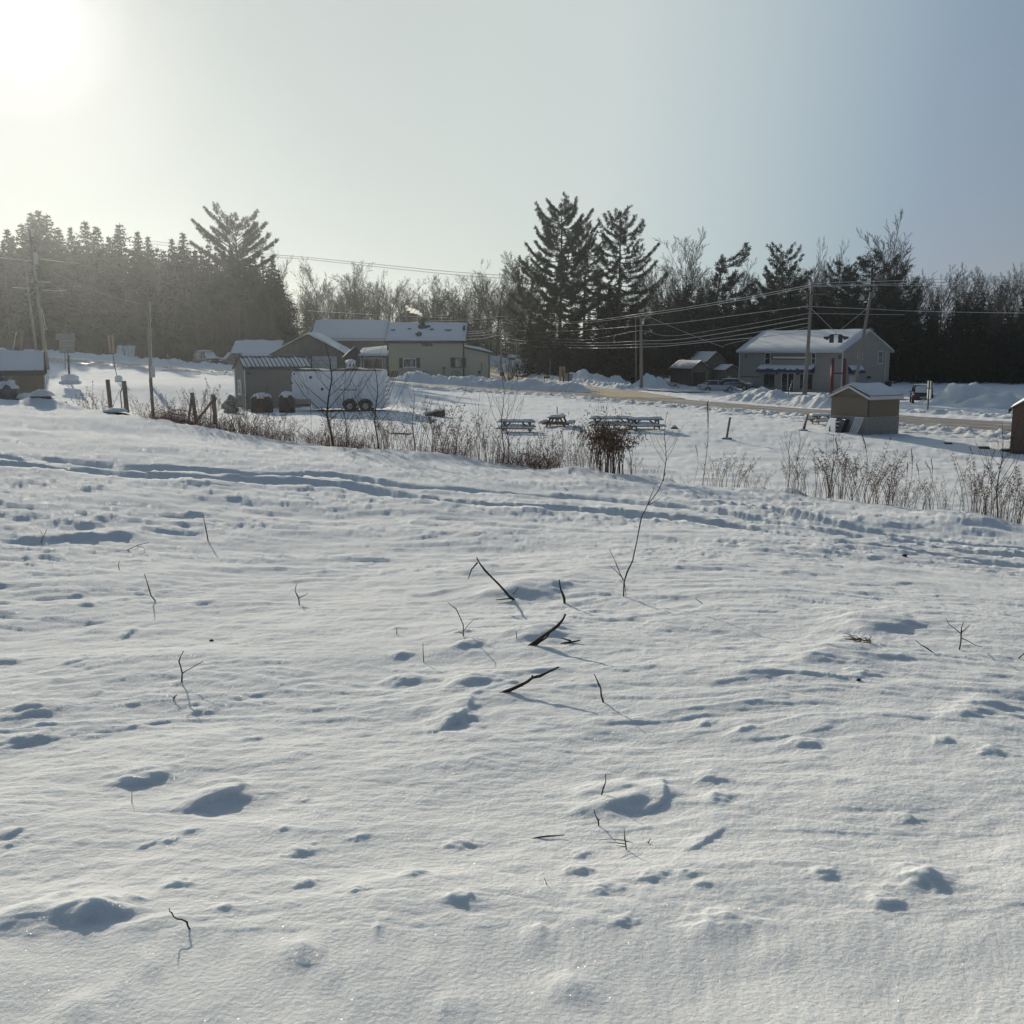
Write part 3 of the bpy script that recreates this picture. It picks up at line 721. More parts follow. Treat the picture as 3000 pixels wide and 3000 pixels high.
MB().box(hx(1399) - W_, hx(1399) - W_ + .28, -.16, -.03, .62, .95, Fe).build('meter_box', M['dark_metal'], house)
# porch on the left with snow on its roof
xp = (1062 - 1138) * k
pw = -xp
for px_, yy in ((xp + .05, -1.2), (-.25, -1.2), (xp + .05, 1.6)): MB().box(px_ - .09, px_ + .09, yy - .09, yy + .09, 0, 2.55).build('porch_post', M['cream'], house)
MB().box(xp + .2, -.4, -1.15, -1.07, 0, 1.05).build('porch_panel', M['cream'], house)
MB().box(xp + .45, -.55, -1.22, -1.16, 1.0, 2.35).build('porch_screen', M['glass'], house)
fr = MB(); fr.box(xp + .35, -.45, -1.25, -1.13, 2.35, 2.5); fr.box(xp + .35, xp + .45, -1.25, -1.13, .95, 2.35); fr.box(-.55, -.45, -1.25, -1.13, .95, 2.35); fr.box(xp + 1.5, xp + 1.55, -1.25, -1.17, 1, 2.35); fr.build('screen_frame', M['trim_white'], house)
MB().prism([(xp - .25, -1.5, 2.55), (.15, -1.5, 2.55), (.15, 2.2, 3.5), (xp - .25, 2.2, 3.2)], (0, 0, .12)).build('porch_roof', M['green_trim'], house)
MB().prism([(xp - .2, -1.45, 2.68), (.12, -1.45, 2.68), (.12, 2.15, 3.64), (xp - .2, 2.15, 3.33)], (0, 0, .30)).build('porch_roof_snow', SNOW_CAP, house)
# smoke
sm = bpy.data.materials.new('stove_smoke'); sm.use_nodes = True; n = sm.node_tree; n.nodes.clear()
ou = n.nodes.new('ShaderNodeOutputMaterial'); v = n.nodes.new('ShaderNodeVolumePrincipled'); v.inputs['Density'].default_value = 1.6; v.inputs['Anisotropy'].default_value = .6
v.inputs['Color'].default_value = (.96, .96, .96, 1); n.links.new(v.outputs[0], ou.inputs['Volume'])
pc = Vector((P0.x + hx(1229), P0.y + D_ * .42, zb + H_ + 2.85)); m = MB()
for i, (dx, dz, r) in enumerate(((0, .12, .12), (-.15, .3, .22), (-.5, .5, .32), (-.95, .62, .36), (-1.4, .85, .28), (-1.7, 1.2, .18))):
    q = blob((pc.x + dx, pc.y, pc.z + dz), r * 1.3, r, r, i, .4, 12, 6, -.5); m.add(q.v, q.f)
o = m.build('chimney_smoke', sm, None, True); tag(o, 'small white puff of smoke drifting off the cream farmhouse chimney', 'smoke'); o['kind'] = 'stuff'

def ground_thing(px, py, Y, dz=0.0):
    p = at(px, py, Y); p.z = gz(p.x, p.y) + dz; return p
# wagon wheels and yard ornaments against the wall
def wagon_wheel(px, label):
    p = at(px, 1112, Yh - .25); t = empty('wagon_wheel', (p.x, p.y, zb - .12), 0, label, 'wagon wheel', 'wagon wheels leaning on the farmhouse')
    m = MB(); m.tube([(.52 * math.cos(a), -.1 + .1 * math.sin(a), .52 + .52 * math.sin(a)) for a in np.linspace(0, 6.283, 25)], .035, 6); m.build('rim', M['dark_siding'], t)
    m = MB()
    for i in range(10): a = i * .6283; m.tube([(0, -.1, .52), (.5 * math.cos(a), -.1 + .1 * math.sin(a), .52 + .5 * math.sin(a))], .018, 4)
    m.build('spokes', M['dark_siding'], t); MB().cyl((0, -.1, .52), (0, 1, 0), .08, .14, 10).build('hub', M['dark_siding'], t)
wagon_wheel(1243, 'old wagon wheel leaning on the farmhouse wall between its two lower windows')
wagon_wheel(1336, 'half buried wagon wheel below the right window of the farmhouse')
p = at(1301, 1112, Yh - .6); t = empty('yard_windmill', (p.x, p.y, zb - .1), 0, 'small dark ornamental windmill standing before the farmhouse wall', 'garden ornament')
m = MB(); [m.tube([(dx, dy, 0), (0, 0, 1.3)], .02, 4) for dx, dy in ((-.3, 0), (.3, 0), (0, .25))]; [m.tube([(-.3 * (1 - q), 0, q * 1.3), (.3 * (1 - q), 0, q * 1.3)], .014, 4) for q in (.25, .5)]; m.build('tower', M['dark_metal'], t)
m = MB(); [m.box(-.03, .03, -.03, -.02, .05, .26, Matrix.Translation((0, 0, 1.35)) @ Matrix.Rotation(i * .785, 4, 'Y')) for i in range(8)]; m.build('blades', M['dark_metal'], t)
p = at(1148, 1112, Yh - 1.2); t = empty('lattice_panel', (p.x - .5, p.y, zb - .1), 0, 'brown slatted panel leaning by the farmhouse porch corner', 'panel')
for i in range(5): MB().beam((i * .2, 0, 0), (i * .2 + .35, .35, 1.05), .12, .03).build('slat', M['wood'], t)
MB().beam((0, .12, .3), (1.2, .12, .3), .06).build('rail', M['wood'], t)

# barn behind
p = at(917, 1090, 140); kb = 140 / FPX
z = gz(p.x, p.y, False)
barn = gabled('barn', (p.x, p.y, z), 0, 209 * kb, 8, at(917, 992, 140).z - z, 2.35, 'dark_siding', 'shingle', 'x', .25, .13,
              label='long weathered barn behind the farmhouse with an unbroken snowy roof', cat='barn', trim='trim_white')
siding(barn, face(0, 0, 209 * kb, 0), .1, 209 * kb - .1, .1, at(917, 992, 140).z - z - .1, M['dark_siding'], .35)
# garage
Yg = 112; kg = Yg / FPX; p = at(798, 1095, Yg); z = gz(p.x, p.y, False); hG = at(798, 1040, Yg).z - z; wG = 212 * kg
gar = gabled('garage', (p.x, p.y, z), 0, wG, 7.5, hG + .05, 2.05, 'dark_siding', 'green_trim', 'y', .25, .20,
             label='dark two door garage with steep snow edged gable left of the farmhouse', cat='garage')
Fg = face(0, 0, wG, 0)
for x0, x1 in ((831, 901), (915, 986)):
    a, b = (x0 - 798) * kg, (x1 - 798) * kg; d = MB(); 
    for i in range(4): d.box(a, b, -.06, -.005, i * hG / 4 * .93 + .01, (i + 1) * hG / 4 * .93 - .01)
    d.build('garage_door', M['door_grey'], gar)
MB().box((905 - 798) * kg, (911 - 798) * kg, -.05, -.004, hG * .45, hG * .8).build('small_window', M['curtain'], gar)
MB().tube([((880 + i * 5 - 798) * kg, -.1, hG + .75 - .06 * math.sin(i / 8 * 3.14)) for i in range(9)], .02, 4).build('cable', M['dark_metal'], gar)
# slanted panel by the garage
p = at(1013, 1075, 105); p.z = gz(p.x, p.y, False); t = empty('tilted_panel', p, 0, 'dark slanted conveyor like panel with snow lined rails beside the garage', 'panel')
k5 = 105 / FPX
a = Vector((-3 * k5 + .1, 0, (p.z * -1 + at(1010, 1055, 105).z))); b = Vector((33 * k5, .6, at(1045, 1024, 105).z - p.z))
MB().beam(a, b, .9, .12, (0, -1, .6)).build('bed', M['dark_metal'], t)
for o_ in (Vector((-.28, -.3, .28)), Vector((.30, .25, -.22))): MB().beam(a + o_, b + o_, .06, .06).build('rail', M['white_paint'], t)
for q in (.25, .85): c = a.lerp(b, q); MB().beam((c.x, c.y, 0), c, .09).build('leg', M['dark_metal'], t)
# low shed with blue-shaded snow roof
p = at(674, 1078, 133); kk = 133 / FPX; z = gz(p.x, p.y, False)
gabled('low_shed', (p.x, p.y, z), R(-1), 138 * kk, 6.5, at(674, 1050, 133).z - z, 2.0, 'dark_siding', 'shingle', 'x', .15, .22, label='low outbuilding under a plain blue-shaded snow roof behind the parked trucks', cat='shed')

# grey shed in the yard
Ys = 67; p = at(722, 1198, Ys); z = gz(p.x, p.y, False) - .05; rs = R(30); hS = at(722, 1080, Ys).z - z
gs = gabled('metal_roof_shed', (p.x, p.y, z), rs, 4.35, 2.5, hS, .72, 'grey_siding', 'green_trim', 'x', .14, 0, .07, label='grey yard shed with ribbed metal roof beside the white trailer', cat='shed')
siding(gs, face(0, 0, 4.35, 0), .08, 4.27, .1, hS - .1, M['grey_siding'], .16)
Fl = face(0, 2.5, 0, 0)
window(gs, Fl, .9, 1.0, .7, .95, 'trim_white'); MB().box(-.0, .1, -.03, .0, .1, hS, Fl).build('corner_board', M['trim_white'], gs); MB().box(2.4, 2.5, -.03, 0, .1, hS, Fl).build('corner_board', M['trim_white'], gs)
MB().box(.12, .3, -.2, -.02, hS - .42, hS - .2).build('lamp', M['dark_metal'], gs)
sl = .72 / 1.25
for i in range(17):
    x = -.1 + i * 4.55 / 16
    MB().beam((x, -.13, hS - .13 * sl + .095), (x, 1.25, hS + .72 + .095), .035, .05).build('roof_rib', M['green_trim'], gs)
for i in range(16):
    x = -.08 + i * 4.55 / 16; a = .12 + .5 * abs(math.sin(i * 1.7)); b = 1.12 - .15 * abs(math.cos(i * 2.3))
    pts = [(x + .04, y, hS + y * sl + .08) for y in (-.08 + .3 * (1 - a), b)] + [(x + .23, y, hS + y * sl + .08) for y in (b - .1, -.05 + .25 * a)]
    MB().prism(pts, (0, 0, .045)).build('snow_strip', SNOW_CAP, gs)
# tan shed on the far left
Yl = 48; p = at(133, 1205, Yl); kl = Yl / FPX; z = gz(p.x, p.y, False) - .1; hL = at(133, 1087, Yl).z - z; wl = 6.2; al_ = R(23)
p = Vector((p.x - wl * math.cos(al_), p.y - wl * math.sin(al_), 0))
ls = gabled('chipboard_shed', (p.x, p.y, z), al_, wl, 3.2, hL, .80, 'osb', 'green_trim', 'x', .12, .09, .06, label='low tan board shed with snowy roof poking over the hill crest', cat='shed', trim='green_trim')

# ---------------- the store
A_ = at(2164, 1139, 135); B_ = at(2464, 1151, 121.5); L_ = (B_.xy - A_.xy).length; zs = (A_.z + B_.z) / 2
rzS = math.atan2(B_.y - A_.y, B_.x - A_.x); fx_, fy_ = math.cos(rzS), math.sin(rzS)
HS = -.02 - zs
store = gabled('store_building', (A_.x, A_.y, zs), rzS, L_, 8.8, HS, 2.25, 'store_siding', 'trim_white', 'x', .35, .14, .12, label='two storey beige store with blue awnings across the road', cat='building', trim='trim_white')
def sx(px):  # distance along the front for a pixel column
    q = (px - 1500) / FPX * 1.0; q = q  # X/Y
    return (A_.y * q - A_.x) / (fx_ - fy_ * q)
def sz(px, py): 
    t = sx(px); Y = A_.y + fy_ * t; return at(px, py, Y).z - zs
Fs = face(0, 0, L_, 0)
siding(store, Fs, .1, L_ - .1, .05, HS - .1, M['store_siding'], .22)
Fr = face(L_, 0, L_, 8.8)
siding(store, Fr, .1, 8.7, .05, HS - .1, M['store_siding'], .22)
for a in (0, L_): MB().box(a - .07, a + .07, -.06, 0, 0, HS - .1).build('corner_board', M['trim_white'], store)
for x0, x1, y0, y1, mt, s_ in ((2233, 2250, 1033, 1068, 'trim_white', 1), (2368, 2381, 1033, 1068, 'trim_white', 1), (2231, 2265, 1094, 1137, 'store_siding', 0), (2337, 2376, 1094, 1141, 'store_siding', 0)):
    w_ = sx(x1) - sx(x0); window(store, Fs, sx(x0), sz(x0, y1), w_, sz(x0, y0) - sz(x0, y1), mt, s_, False, .06)
dr = MB(); a, b = sx(2284), sx(2321); hh = 2.15
for q0, q1 in ((a, a + .08), ((a + b) / 2 - .06, (a + b) / 2 + .06), (b - .08, b)): dr.box(q0, q1, -.08, 0, 0, hh)
dr.box(a, b, -.08, 0, hh, hh + .1); do = dr.build('double_door', M['trim_white'], store)
MB().box(a + .08, b - .08, -.055, -.04, .05, hh).build('pane', M['glass'], do)
MB().box((a + b) / 2 - .12, (a + b) / 2 + .12, -.13, -.09, 1.0, 1.04).build('handle', M['metal'], do)
a, b = sx(2252), sx(2360); z0, z1 = sz(2252, 1053), sz(2252, 1041)
MB().box(a, b, -.14, -.03, z0, z1).build('sign_box', M['dark_siding'], store); MB().box(a + .35, b - .35, -.16, -.145, z0 + .13, z1 - .13).build('sign_panel', M['trim_white'], store)
def awning(parent, M_, a, b, zt, zl, out=.85, snowy=True):
    g = MB(); g.prism([M_ @ Vector(v) for v in ((a, 0, zt), (a, -out, zl + .25), (a, -out, zl), (a, 0, zl))], M_.to_3x3() @ Vector((b - a, 0, 0)))
    aw = g.build('awning', M['blue'], parent)
    if snowy:
        s = MB(); n_ = 18
        for i in range(n_):
            x0, x1 = a + (b - a) * i / n_, a + (b - a) * (i + 1) / n_; e = .72 + .2 * math.sin(i * 2.3) * math.cos(i)
            zq = lambda q: zt + (zl + .25 - zt) * q
            s.prism([M_ @ Vector(v) for v in ((x0, -.02, zt + .02), (x1, -.02, zt + .02), (x1, -out * e, zq(e) + .02), (x0, -out * (e + .05), zq(e + .05) + .02))], (0, 0, .10))
        s.build('awning_snow', SNOW_CAP, aw)
    return aw
awning(store, Fs, sx(2222), sx(2379), sz(2300, 1072), sz(2300, 1091))
for a in (2176, 2447): MB().box(sx(a), sx(a) + .35, -.1, -.02, HS - 1.0, HS - .6).build('wall_vent', M['dark_siding'], store)
for a in (2270, 2330): MB().box(sx(a), sx(a) + .18, -.22, -.02, 2.0, 2.35).build('wall_lamp', M['dark_metal'], store)
MB().box(sx(2166), sx(2220), -.10, -.03, 1.55, 1.63).build('hand_rail', M['dark_metal'], store)
def gt(px):   # along the right-hand gable wall
    nx, ny = -fy_, fx_; q = (px - 1500) / FPX; return (B_.y * q - B_.x) / (nx - ny * q)
def gzv(px, py): t = gt(px); return at(px, py, B_.y + fx_ * t).z - zs
for x0, x1, y0, y1 in ((2500, 2515, 1031, 1052), (2559, 2574, 1029, 1066)):
    window(store, Fr, gt(x0), gzv(x0, y1), gt(x1) - gt(x0), gzv(x0, y0) - gzv(x0, y1), 'trim_white', 1, False, .06)
awning(store, Fr, gt(2476), gt(2512), gzv(2490, 1073), gzv(2490, 1094), .7)
MB().box(gt(2479), gt(2492), -.05, -.002, .02, 2.05, Fr).build('side_door', M['trim_white'], store)
MB().tube([Fr @ Vector((gt(2580), -.08, z)) for z in (.1, HS)], .05, 6).build('drain_pipe', M['trim_white'], store)
MB().box(gt(2532), gt(2532) + .4, -.25, -.03, 1.6, 1.9, Fr).build('wall_box', M['dark_metal'], store)
MB().box(gt(2584), gt(2592), -.6, -.03, .6, 1.2, Fr).build('heat_pump', M['dark_metal'], store)

# sheds left of the store
def two_point(name, c0, c1, d, h, rise, wall, roof, **kw):
    rz = math.atan2(c1[1] - c0[1], c1[0] - c0[0]); w = math.hypot(c1[0] - c0[0], c1[1] - c0[1]); z = min(gz(c0[0], c0[1], False), gz(c1[0], c1[1], False)) - .08
    return gabled(name, (c0[0], c0[1], z), rz, w, d, h, rise, wall, roof, **kw), w, z
c = at(2025, 1128, 138); c0 = (c.x, c.y); c1 = (c.x + 2.5, c.y + 1.0)
sa, w, z = two_point('carport_shed', c0, c1, 5.5, 2.35, .9, 'dark_siding', 'shingle', ridge='y', over=.2, snow=.12, label='grey shed with dark open doorway left of the parked white sedan', cat='shed')
MB().box(.25, w - .55, -.05, -.004, 0, 1.9).build('doorway', M['black'], sa)  # flat black panel paints the shade inside the opening; the wall is uncut
c = at(2068, 1118, 146); c0 = (c.x, c.y); c1 = (c.x + 2.9, c.y + .9)
sb, w, z = two_point('storage_shed', c0, c1, 6, 2.8, 1.3, 'dark_siding', 'shingle', ridge='y', over=.15, snow=.12, label='taller dark shed directly behind the open doorway shed', cat='shed')
c = at(2124, 1118, 143); c0 = (c.x, c.y); c1 = (c.x + 2.1, c.y + .8)
sc_, w, z = two_point('small_shed', c0, c1, 3, 1.9, .65, 'dark_siding', 'shingle', ridge='y', over=.15, snow=.10, label='smallest shed tucked against the left corner of the store', cat='shed')
MB().box(.4, .9, -.03, -.004, .7, 1.2).build('small_window', M['curtain'], sc_)

# chipboard shed in the field
P = at(2541, 1279, 55); zf = P.z - .02; v_ = Vector((P.x, P.y)).normalized(); r_ = Vector((v_.y, -v_.x))
g_dir = (-r_ * 1.05 + v_ * .85).normalized(); gw = 2.55; Lp = Vector((P.x, P.y)) + g_dir * gw
rz = math.atan2(-g_dir.y, -g_dir.x); hsd = at(2541, 1161, 55).z - zf
side_dir = Vector((math.cos(rz + math.pi / 2), math.sin(rz + math.pi / 2)))
fs = gabled('field_shed', (Lp.x, Lp.y, zf), rz, gw, 2.5, hsd, .50, 'osb', 'green_trim', 'y', .14, .11, .06, label='chipboard garden shed with clapboard skirt standing in the open field', cat='shed', trim='trim_white')
for F_, w in ((face(0, 0, gw, 0), gw), (face(gw, 0, gw, 2.5), 2.5)):
    for i in range(9): 
        z = .02 + i * .115
        MB().add([F_ @ Vector(v) for v in ((0, -.04, z), (w, -.04, z), (w, -.012, z + .115), (0, -.012, z + .115), (0, 0, z), (w, 0, z), (w, -.002, z + .115), (0, -.002, z + .115))],
                 [(0, 1, 2, 3), (4, 5, 1, 0), (3, 2, 6, 7), (1, 5, 6, 2), (0, 3, 7, 4)]).build('clapboard', M['clap'], fs)
MB().box(gw - .03, gw + .03, -.06, -.0, 1.06, hsd).build('corner_board', M['green_trim'], fs)
MB().prism([(-.14, -.17, hsd - .19), (-.14, -.17, hsd - .06), (gw / 2, -.17, hsd + .53), (gw / 2, -.17, hsd + .41)], (0, .03, 0)).build('barge_board', M['trim_white'], fs)
MB().prism([(gw + .14, -.17, hsd - .19), (gw + .14, -.17, hsd - .06), (gw / 2, -.17, hsd + .53), (gw / 2, -.17, hsd + .41)], (0, .03, 0)).build('barge_board', M['trim_white'], fs)
MB().box(.0, gw, -.10, -.05, 1.52 + .55, 1.55 + .55).build('joint_strip', M['wood'], fs)
def local(o, x, y, z=0):
    a = o.rotation_euler.z; return Vector((o.location.x + math.cos(a) * x - math.sin(a) * y, o.location.y + math.sin(a) * x + math.cos(a) * y, o.location.z + z))
# leaning grille, white lattice and sandwich board
q = local(fs, .95, -.75); t = empty('wheel_grille', q, fs.rotation_euler.z, 'dark mesh crate leaning against the field shed gable', 'crate')
m = MB(); m.prism([(-.4, 0, 0), (.35, 0, 0), (.45, .4, .85), (-.15, .4, .95), (-.45, .1, .45)], (0, .25, 0)); m.build('crate_body', M['dark_metal'], t)
m = MB(); [m.tube([(-.38 + i * .1, -.03, .03), (-.2 + i * .08, .37, .88)], .012, 4) for i in range(8)]; m.build('wire_mesh', M['metal'], t)
q = local(fs, 1.72, -.55); t = empty('white_lattice', q, fs.rotation_euler.z, 'white slatted frame propped on the field shed beside the dark crate', 'frame')
for i in range(6): MB().beam((i * .1, 0, 0), (i * .1 + .1, .45, 1.02), .035, .02).build('slat', M['white_paint'], t)
MB().beam((0.05, .43, 1.0), (.62, .45, 1.02), .05, .03).build('rail', M['white_paint'], t); MB().beam((-.03, 0, .05), (.55, 0, .05), .05, .03).build('rail', M['white_paint'], t)
q = at(2430, 1264, 56.5); q.z = gz(q.x, q.y); t = empty('sandwich_board', q, R(25), 'white folding sandwich board on the snow left of the field shed', 'sign')
MB().add([(-.05, -.35, 0), (-.05, .35, 0), (.22, .28, .72), (.22, -.28, .72), (-.02, -.35, 0), (-.02, .35, 0), (.25, .28, .72), (.25, -.28, .72)], [(0, 1, 2, 3), (4, 7, 6, 5), (0, 3, 7, 4), (1, 5, 6, 2), (0, 4, 5, 1), (3, 2, 6, 7)]).build('board', M['white_paint'], t)
MB().add([(.55, -.35, 0), (.55, .35, 0), (.28, .28, .72), (.28, -.28, .72), (.52, -.35, 0), (.52, .35, 0), (.255, .28, .72), (.255, -.28, .72)], [(0, 1, 2, 3), (4, 7, 6, 5), (0, 3, 7, 4), (1, 5, 6, 2), (0, 4, 5, 1), (3, 2, 6, 7)]).build('board', M['trim_white'], t)
q = at(2452, 1262, 56.2); q.z = gz(q.x, q.y); t = empty('stacked_chairs', q, R(20), 'snow dusted white rack standing between sandwich board and field shed', 'rack')
for z in (.15, .35, .55): MB().box(-.28, .28, -.2, .2, z, z + .04).build('shelf', M['white_paint'], t)
for a in (-.27, .27): MB().box(a - .02, a + .02, -.2, .2, 0, .7).build('side', M['white_paint'], t)
# brown shed at the right edge
P = at(2957, 1330, 49); zf = P.z - .03; h2 = at(2957, 1196, 49).z - zf
b2 = gabled('brown_shed', (P.x, P.y, zf), R(-28), 3.2, 3.0, h2, .9, 'brown', 'green_trim', 'y', .15, .12, .06, label='brown board shed cut off by the right edge of the picture', cat='shed', trim='green_trim')
MB().box(.0, 3.2, -.03, -.004, .0, .08).build('sill_board', M['wood'], b2)

# far white house up the side road
p = at(1550, 1050, 215); z = gz(p.x, p.y, False); kf = 215 / FPX
fh = gabled('far_house', (p.x, p.y, z), R(-22), 5.2, 7, 3.0, 1.7, 'trim_white', 'shingle', 'y', .3, .1, label='small pale far house with gabled porch up the side road', cat='house')
for i in range(3): window(fh, face(0, 0, 5.2, 0), .5 + i * 1.5, .9, 1.1, 1.5, 'white_paint')
for x in (-1.0, 6.0): pass
fh2 = gabled('far_cottage', (p.x + 5.5, p.y + 2.5, z), R(-22), 6.5, 6, 2.6, 1.6, 'grey_siding', 'shingle', 'x', .3, .1, label='grey cottage wing half hidden behind the far pale house', cat='house')
for i in range(2): window(fh2, face(0, 0, 6.5, 0), 1.2 + i * 2.4, .9, 1.0, 1.3, 'white_paint')
p = at(1521, 1052, 205); z = gz(p.x, p.y, False)
gabled('far_shed', (p.x, p.y, z), 0, 1.4, 2.5, 1.3, .9, 'dark_siding', 'shingle', 'x', .2, .25, label='tiny snow roofed hut left of the far pale house', cat='shed')
p = at(1492, 1072, 160); z = gz(p.x, p.y, False)
gabled('roadside_hut', (p.x, p.y, z), 0, 1.4, 2, 1.0, .25, 'dark_siding', 'shingle', 'x', .2, .18, label='dark flat roofed hut behind the bare roadside shrub', cat='shed')
p = at(340, 1068, 140); z = gz(p.x, p.y, False) 
gabled('plywood_lean_to', (p.x, p.y, z - .8), R(8), 2.3, 3, .9, 1.6, 'dark_siding', 'shingle', 'x', .1, .2, label='lean-to roof under blue-shaded snow at the left wood edge', cat='shed')
# ------------------------------------------------------------------ poles and wires
def gnd(px, py, Y): p = at(px, py, Y); return Vector((p.x, p.y, gz(p.x, p.y)))
def utility_pole(base, top, Y, r, label, arms=(), extra=None):
    """base/top are pixels; the pole leans in its own plane."""
    b = at(base[0], base[1], Y); b.z = min(b.z, gz(b.x, b.y)) - .15; tp = at(top[0], top[1], Y)
    t = empty('utility_pole', b, 0, label, 'utility pole', None)
    d = tp - b
    MB().tube([(0, 0, 0), d * .5, d], [r, r * .85, r * .68], 10).build('shaft', M['pole'], t, True)
    for f, w in arms:
        c = d * f; MB().beam(c + Vector((-w / 2, -.12, 0)), c + Vector((w / 2, -.12, 0)), .1, .12).build('crossarm', M['old_wood'], t)
        for q in (-.45, 0, .45): MB().lathe(c + Vector((q * w, -.12, .06)), [(.03, 0), (.06, .04), (.05, .1), (.07, .13), (0, .18)], 8).build('insulator', M['dark_metal'], t)
    return t, b, d
P1, b1, d1 = utility_pole((140, 1078), (85, 672), 92, .165, 'tall leaning wooden pole carrying the cables at the far left roadside', [(.62, 1.3)])
MB().tube([d1 * .45 + Vector((.22, -.1, 0)), d1 * .4 + Vector((.3, -.1, 0)), d1 * .33 + Vector((.32, -.1, 0)), d1 * .3 + Vector((.45, -.1, 0)), d1 * .3 + Vector((.18, -.1, 0))], .035, 5).build('cable_coil', M['metal'], P1)
MB().box(d1.x * .78 + .15, d1.x * .78 + .4, -.2, .1, d1.z * .76, d1.z * .84).build('transformer', M['metal'], P1)
P2, b2_, d2 = utility_pole((110, 1048), (74, 785), 104, .15, 'shorter bare wooden pole standing left of the tall leaning pole')
P3, b3, d3 = utility_pole((442, 1128), (433, 843), 74, .115, 'service pole with meter box and conduit in the snowy yard')
MB().tube([(.16, -.06, .9), d3 * .86 + Vector((.13, -.06, 0))], .035, 6).build('conduit', M['metal'], P3)
MB().box(.10, .36, -.22, -.06, .75, 1.55).build('meter_box', M['metal'], P3)
MB().tube([(.02, 0, 0)] + [Vector((.12, -.05, z)) for z in (.1, .5, .8)], .03, 5).build('ground_cable', M['dark_metal'], P3)
P5, b5, d5 = utility_pole((1879, 1140), (1878, 928), 113, .20, 'plain pole on the snowy verge between road and dark woods', [(.985, 2.0)])
P5b, _, _ = utility_pole((1864, 1120), (1862, 924), 122, .09, 'thin dark pole just behind the plain verge pole')
P6, b6, d6 = utility_pole((2357, 1176), (2379, 838), 96, .19, 'big pole with arms standing before the store front', [(.93, 2.6)])
MB().tube([(-.28, -.05, 0), d6 * .28 + Vector((-.2, -.05, 0))], .04, 6).build('cable_guard', M['metal'], P6)
MB().tube([d6 * .80, d6 * .82 + Vector((-.7, -.2, .1)), d6 * .815 + Vector((-1.05, -.3, .05))], .03, 5).build('lamp_arm', M['metal'], P6)
MB().lathe(d6 * .815 + Vector((-1.15, -.3, .0)), [(0, .08), (.14, .04), (.1, -.05), (0, -.07)], 10).build('lamp_head', M['metal'], P6)
P7, b7, d7 = utility_pole((2497, 1152), (2552, 856), 90, .17, 'strongly leaning pole rising behind the field shed')
MB().tube([d7 * .62 + Vector((.1, -.1, 0)), d7 * .68 + Vector((.35, -.2, .05)), d7 * .66 + Vector((.75, -.2, .05))], .03, 5).build('lamp_arm', M['metal'], P7)
P8, b8, d8 = utility_pole((1468, 1068), (1467, 962), 150, .13, 'slim pole behind the farmhouse side room where the cables sag')
P9, b9, d9 = utility_pole((1516, 1070), (1512, 952), 150, .13, 'small pole right of the sagging cable bundle by the side road')
P10, _, _ = utility_pole((1434, 1068), (1432, 942), 175, .10, 'thinnest far pole over the snow heap beside the farmhouse')
P11, _, _ = utility_pole((1634, 1060), (1630, 994), 190, .16, 'short dark pole in front of the far pale house')
P12, _, _ = utility_pole((570 // 1 + 1040, 1092), (1612, 1052), 128, .05, 'small post by the drive of the far pale house')

def wire(pts, r, label=None, sag=0.0, n=26, group='overhead wires crossing the scene', material='wire'):
    """A cable through given places; each stretch hangs by sag metres."""
    Q = []
    for a, b in zip(pts[:-1], pts[1:]):
        for i in range(n): 
            t = i / n; p = a.lerp(b, t); p.z -= sag * 4 * t * (1 - t); Q.append(p)
    Q.append(pts[-1]); m = MB().tube(Q, r, 4, False); o = m.build('overhead_wire', M[material], None, True)
    return tag(o, label, 'wire', group)
def sp(L, n=6):  # smooth a pixel polyline with depth
    return [at(*p) for p in smooth_line(L, n)]
def pw(L, r, label, **k): return wire(sp(L), r, label, n=1, **k)
pw([(1180, 946, 128), (1260, 941, 130), (1400, 936, 140), (1473, 927, 148), (1500, 942, 149), (1600, 946, 140), (1740, 938, 125), (1878, 919, 113), (2000, 902, 108), (2200, 868, 101), (2376, 834, 96)], .030, 'upper bright cable from the farmhouse chimney side to the big store pole')
pw([(1440, 932, 146), (1460, 938, 148), (1482, 946, 149), (1600, 949, 140), (1740, 943, 125), (1878, 925, 113), (2000, 908, 108), (2200, 874, 101), (2376, 840, 96)], .028, 'second upper cable running just beneath the highest one')
pw([(1514, 968, 150), (1600, 970, 140), (1700, 968, 128), (1878, 954, 113), (2000, 944, 109), (2200, 918, 102), (2374, 896, 96)], .026, 'middle lone cable above the sagging bundle, ending on the store pole')
pw([(1363, 972, 125), (1420, 968, 138), (1466, 957, 150), (1476, 975, 150), (1498, 984, 150), (1514, 975, 150)], .026, 'looped cable between the slim pole and its right hand neighbour')
pw([(1363, 978, 125), (1420, 974, 138), (1466, 964, 150), (1490, 990, 149), (1530, 998, 146), (1640, 1003, 134), (1760, 1004, 123), (1878, 999, 113), (2000, 993, 109), (2200, 962, 102), (2372, 931, 96)], .030, 'first cable of the lower bundle, topmost over the far pale house')
pw([(1363, 985, 125), (1420, 982, 138), (1466, 974, 150), (1490, 998, 149), (1530, 1006, 146), (1640, 1010, 134), (1760, 1012, 123), (1878, 1008, 113), (2000, 1004, 109), (2200, 976, 102), (2370, 946, 96)], .026, 'second cable of the lower bundle over the far pale house')
pw([(1363, 995, 125), (1420, 991, 138), (1466, 983, 150), (1490, 1002, 149), (1530, 1011, 146), (1640, 1018, 134), (1760, 1020, 123), (1878, 1017, 113), (1960, 1013, 110), (2120, 997, 105), (2240, 986, 101), (2368, 968, 96)], .034, 'lowest and thickest cable of the bundle sagging over the woods')
pw([(1590, 987, 140), (1700, 996, 128), (1780, 986, 121), (1878, 969, 113), (1960, 984, 110), (2100, 966, 105), (2370, 918, 96)], .018, 'thin slack cable crossing between the others near the verge pole')
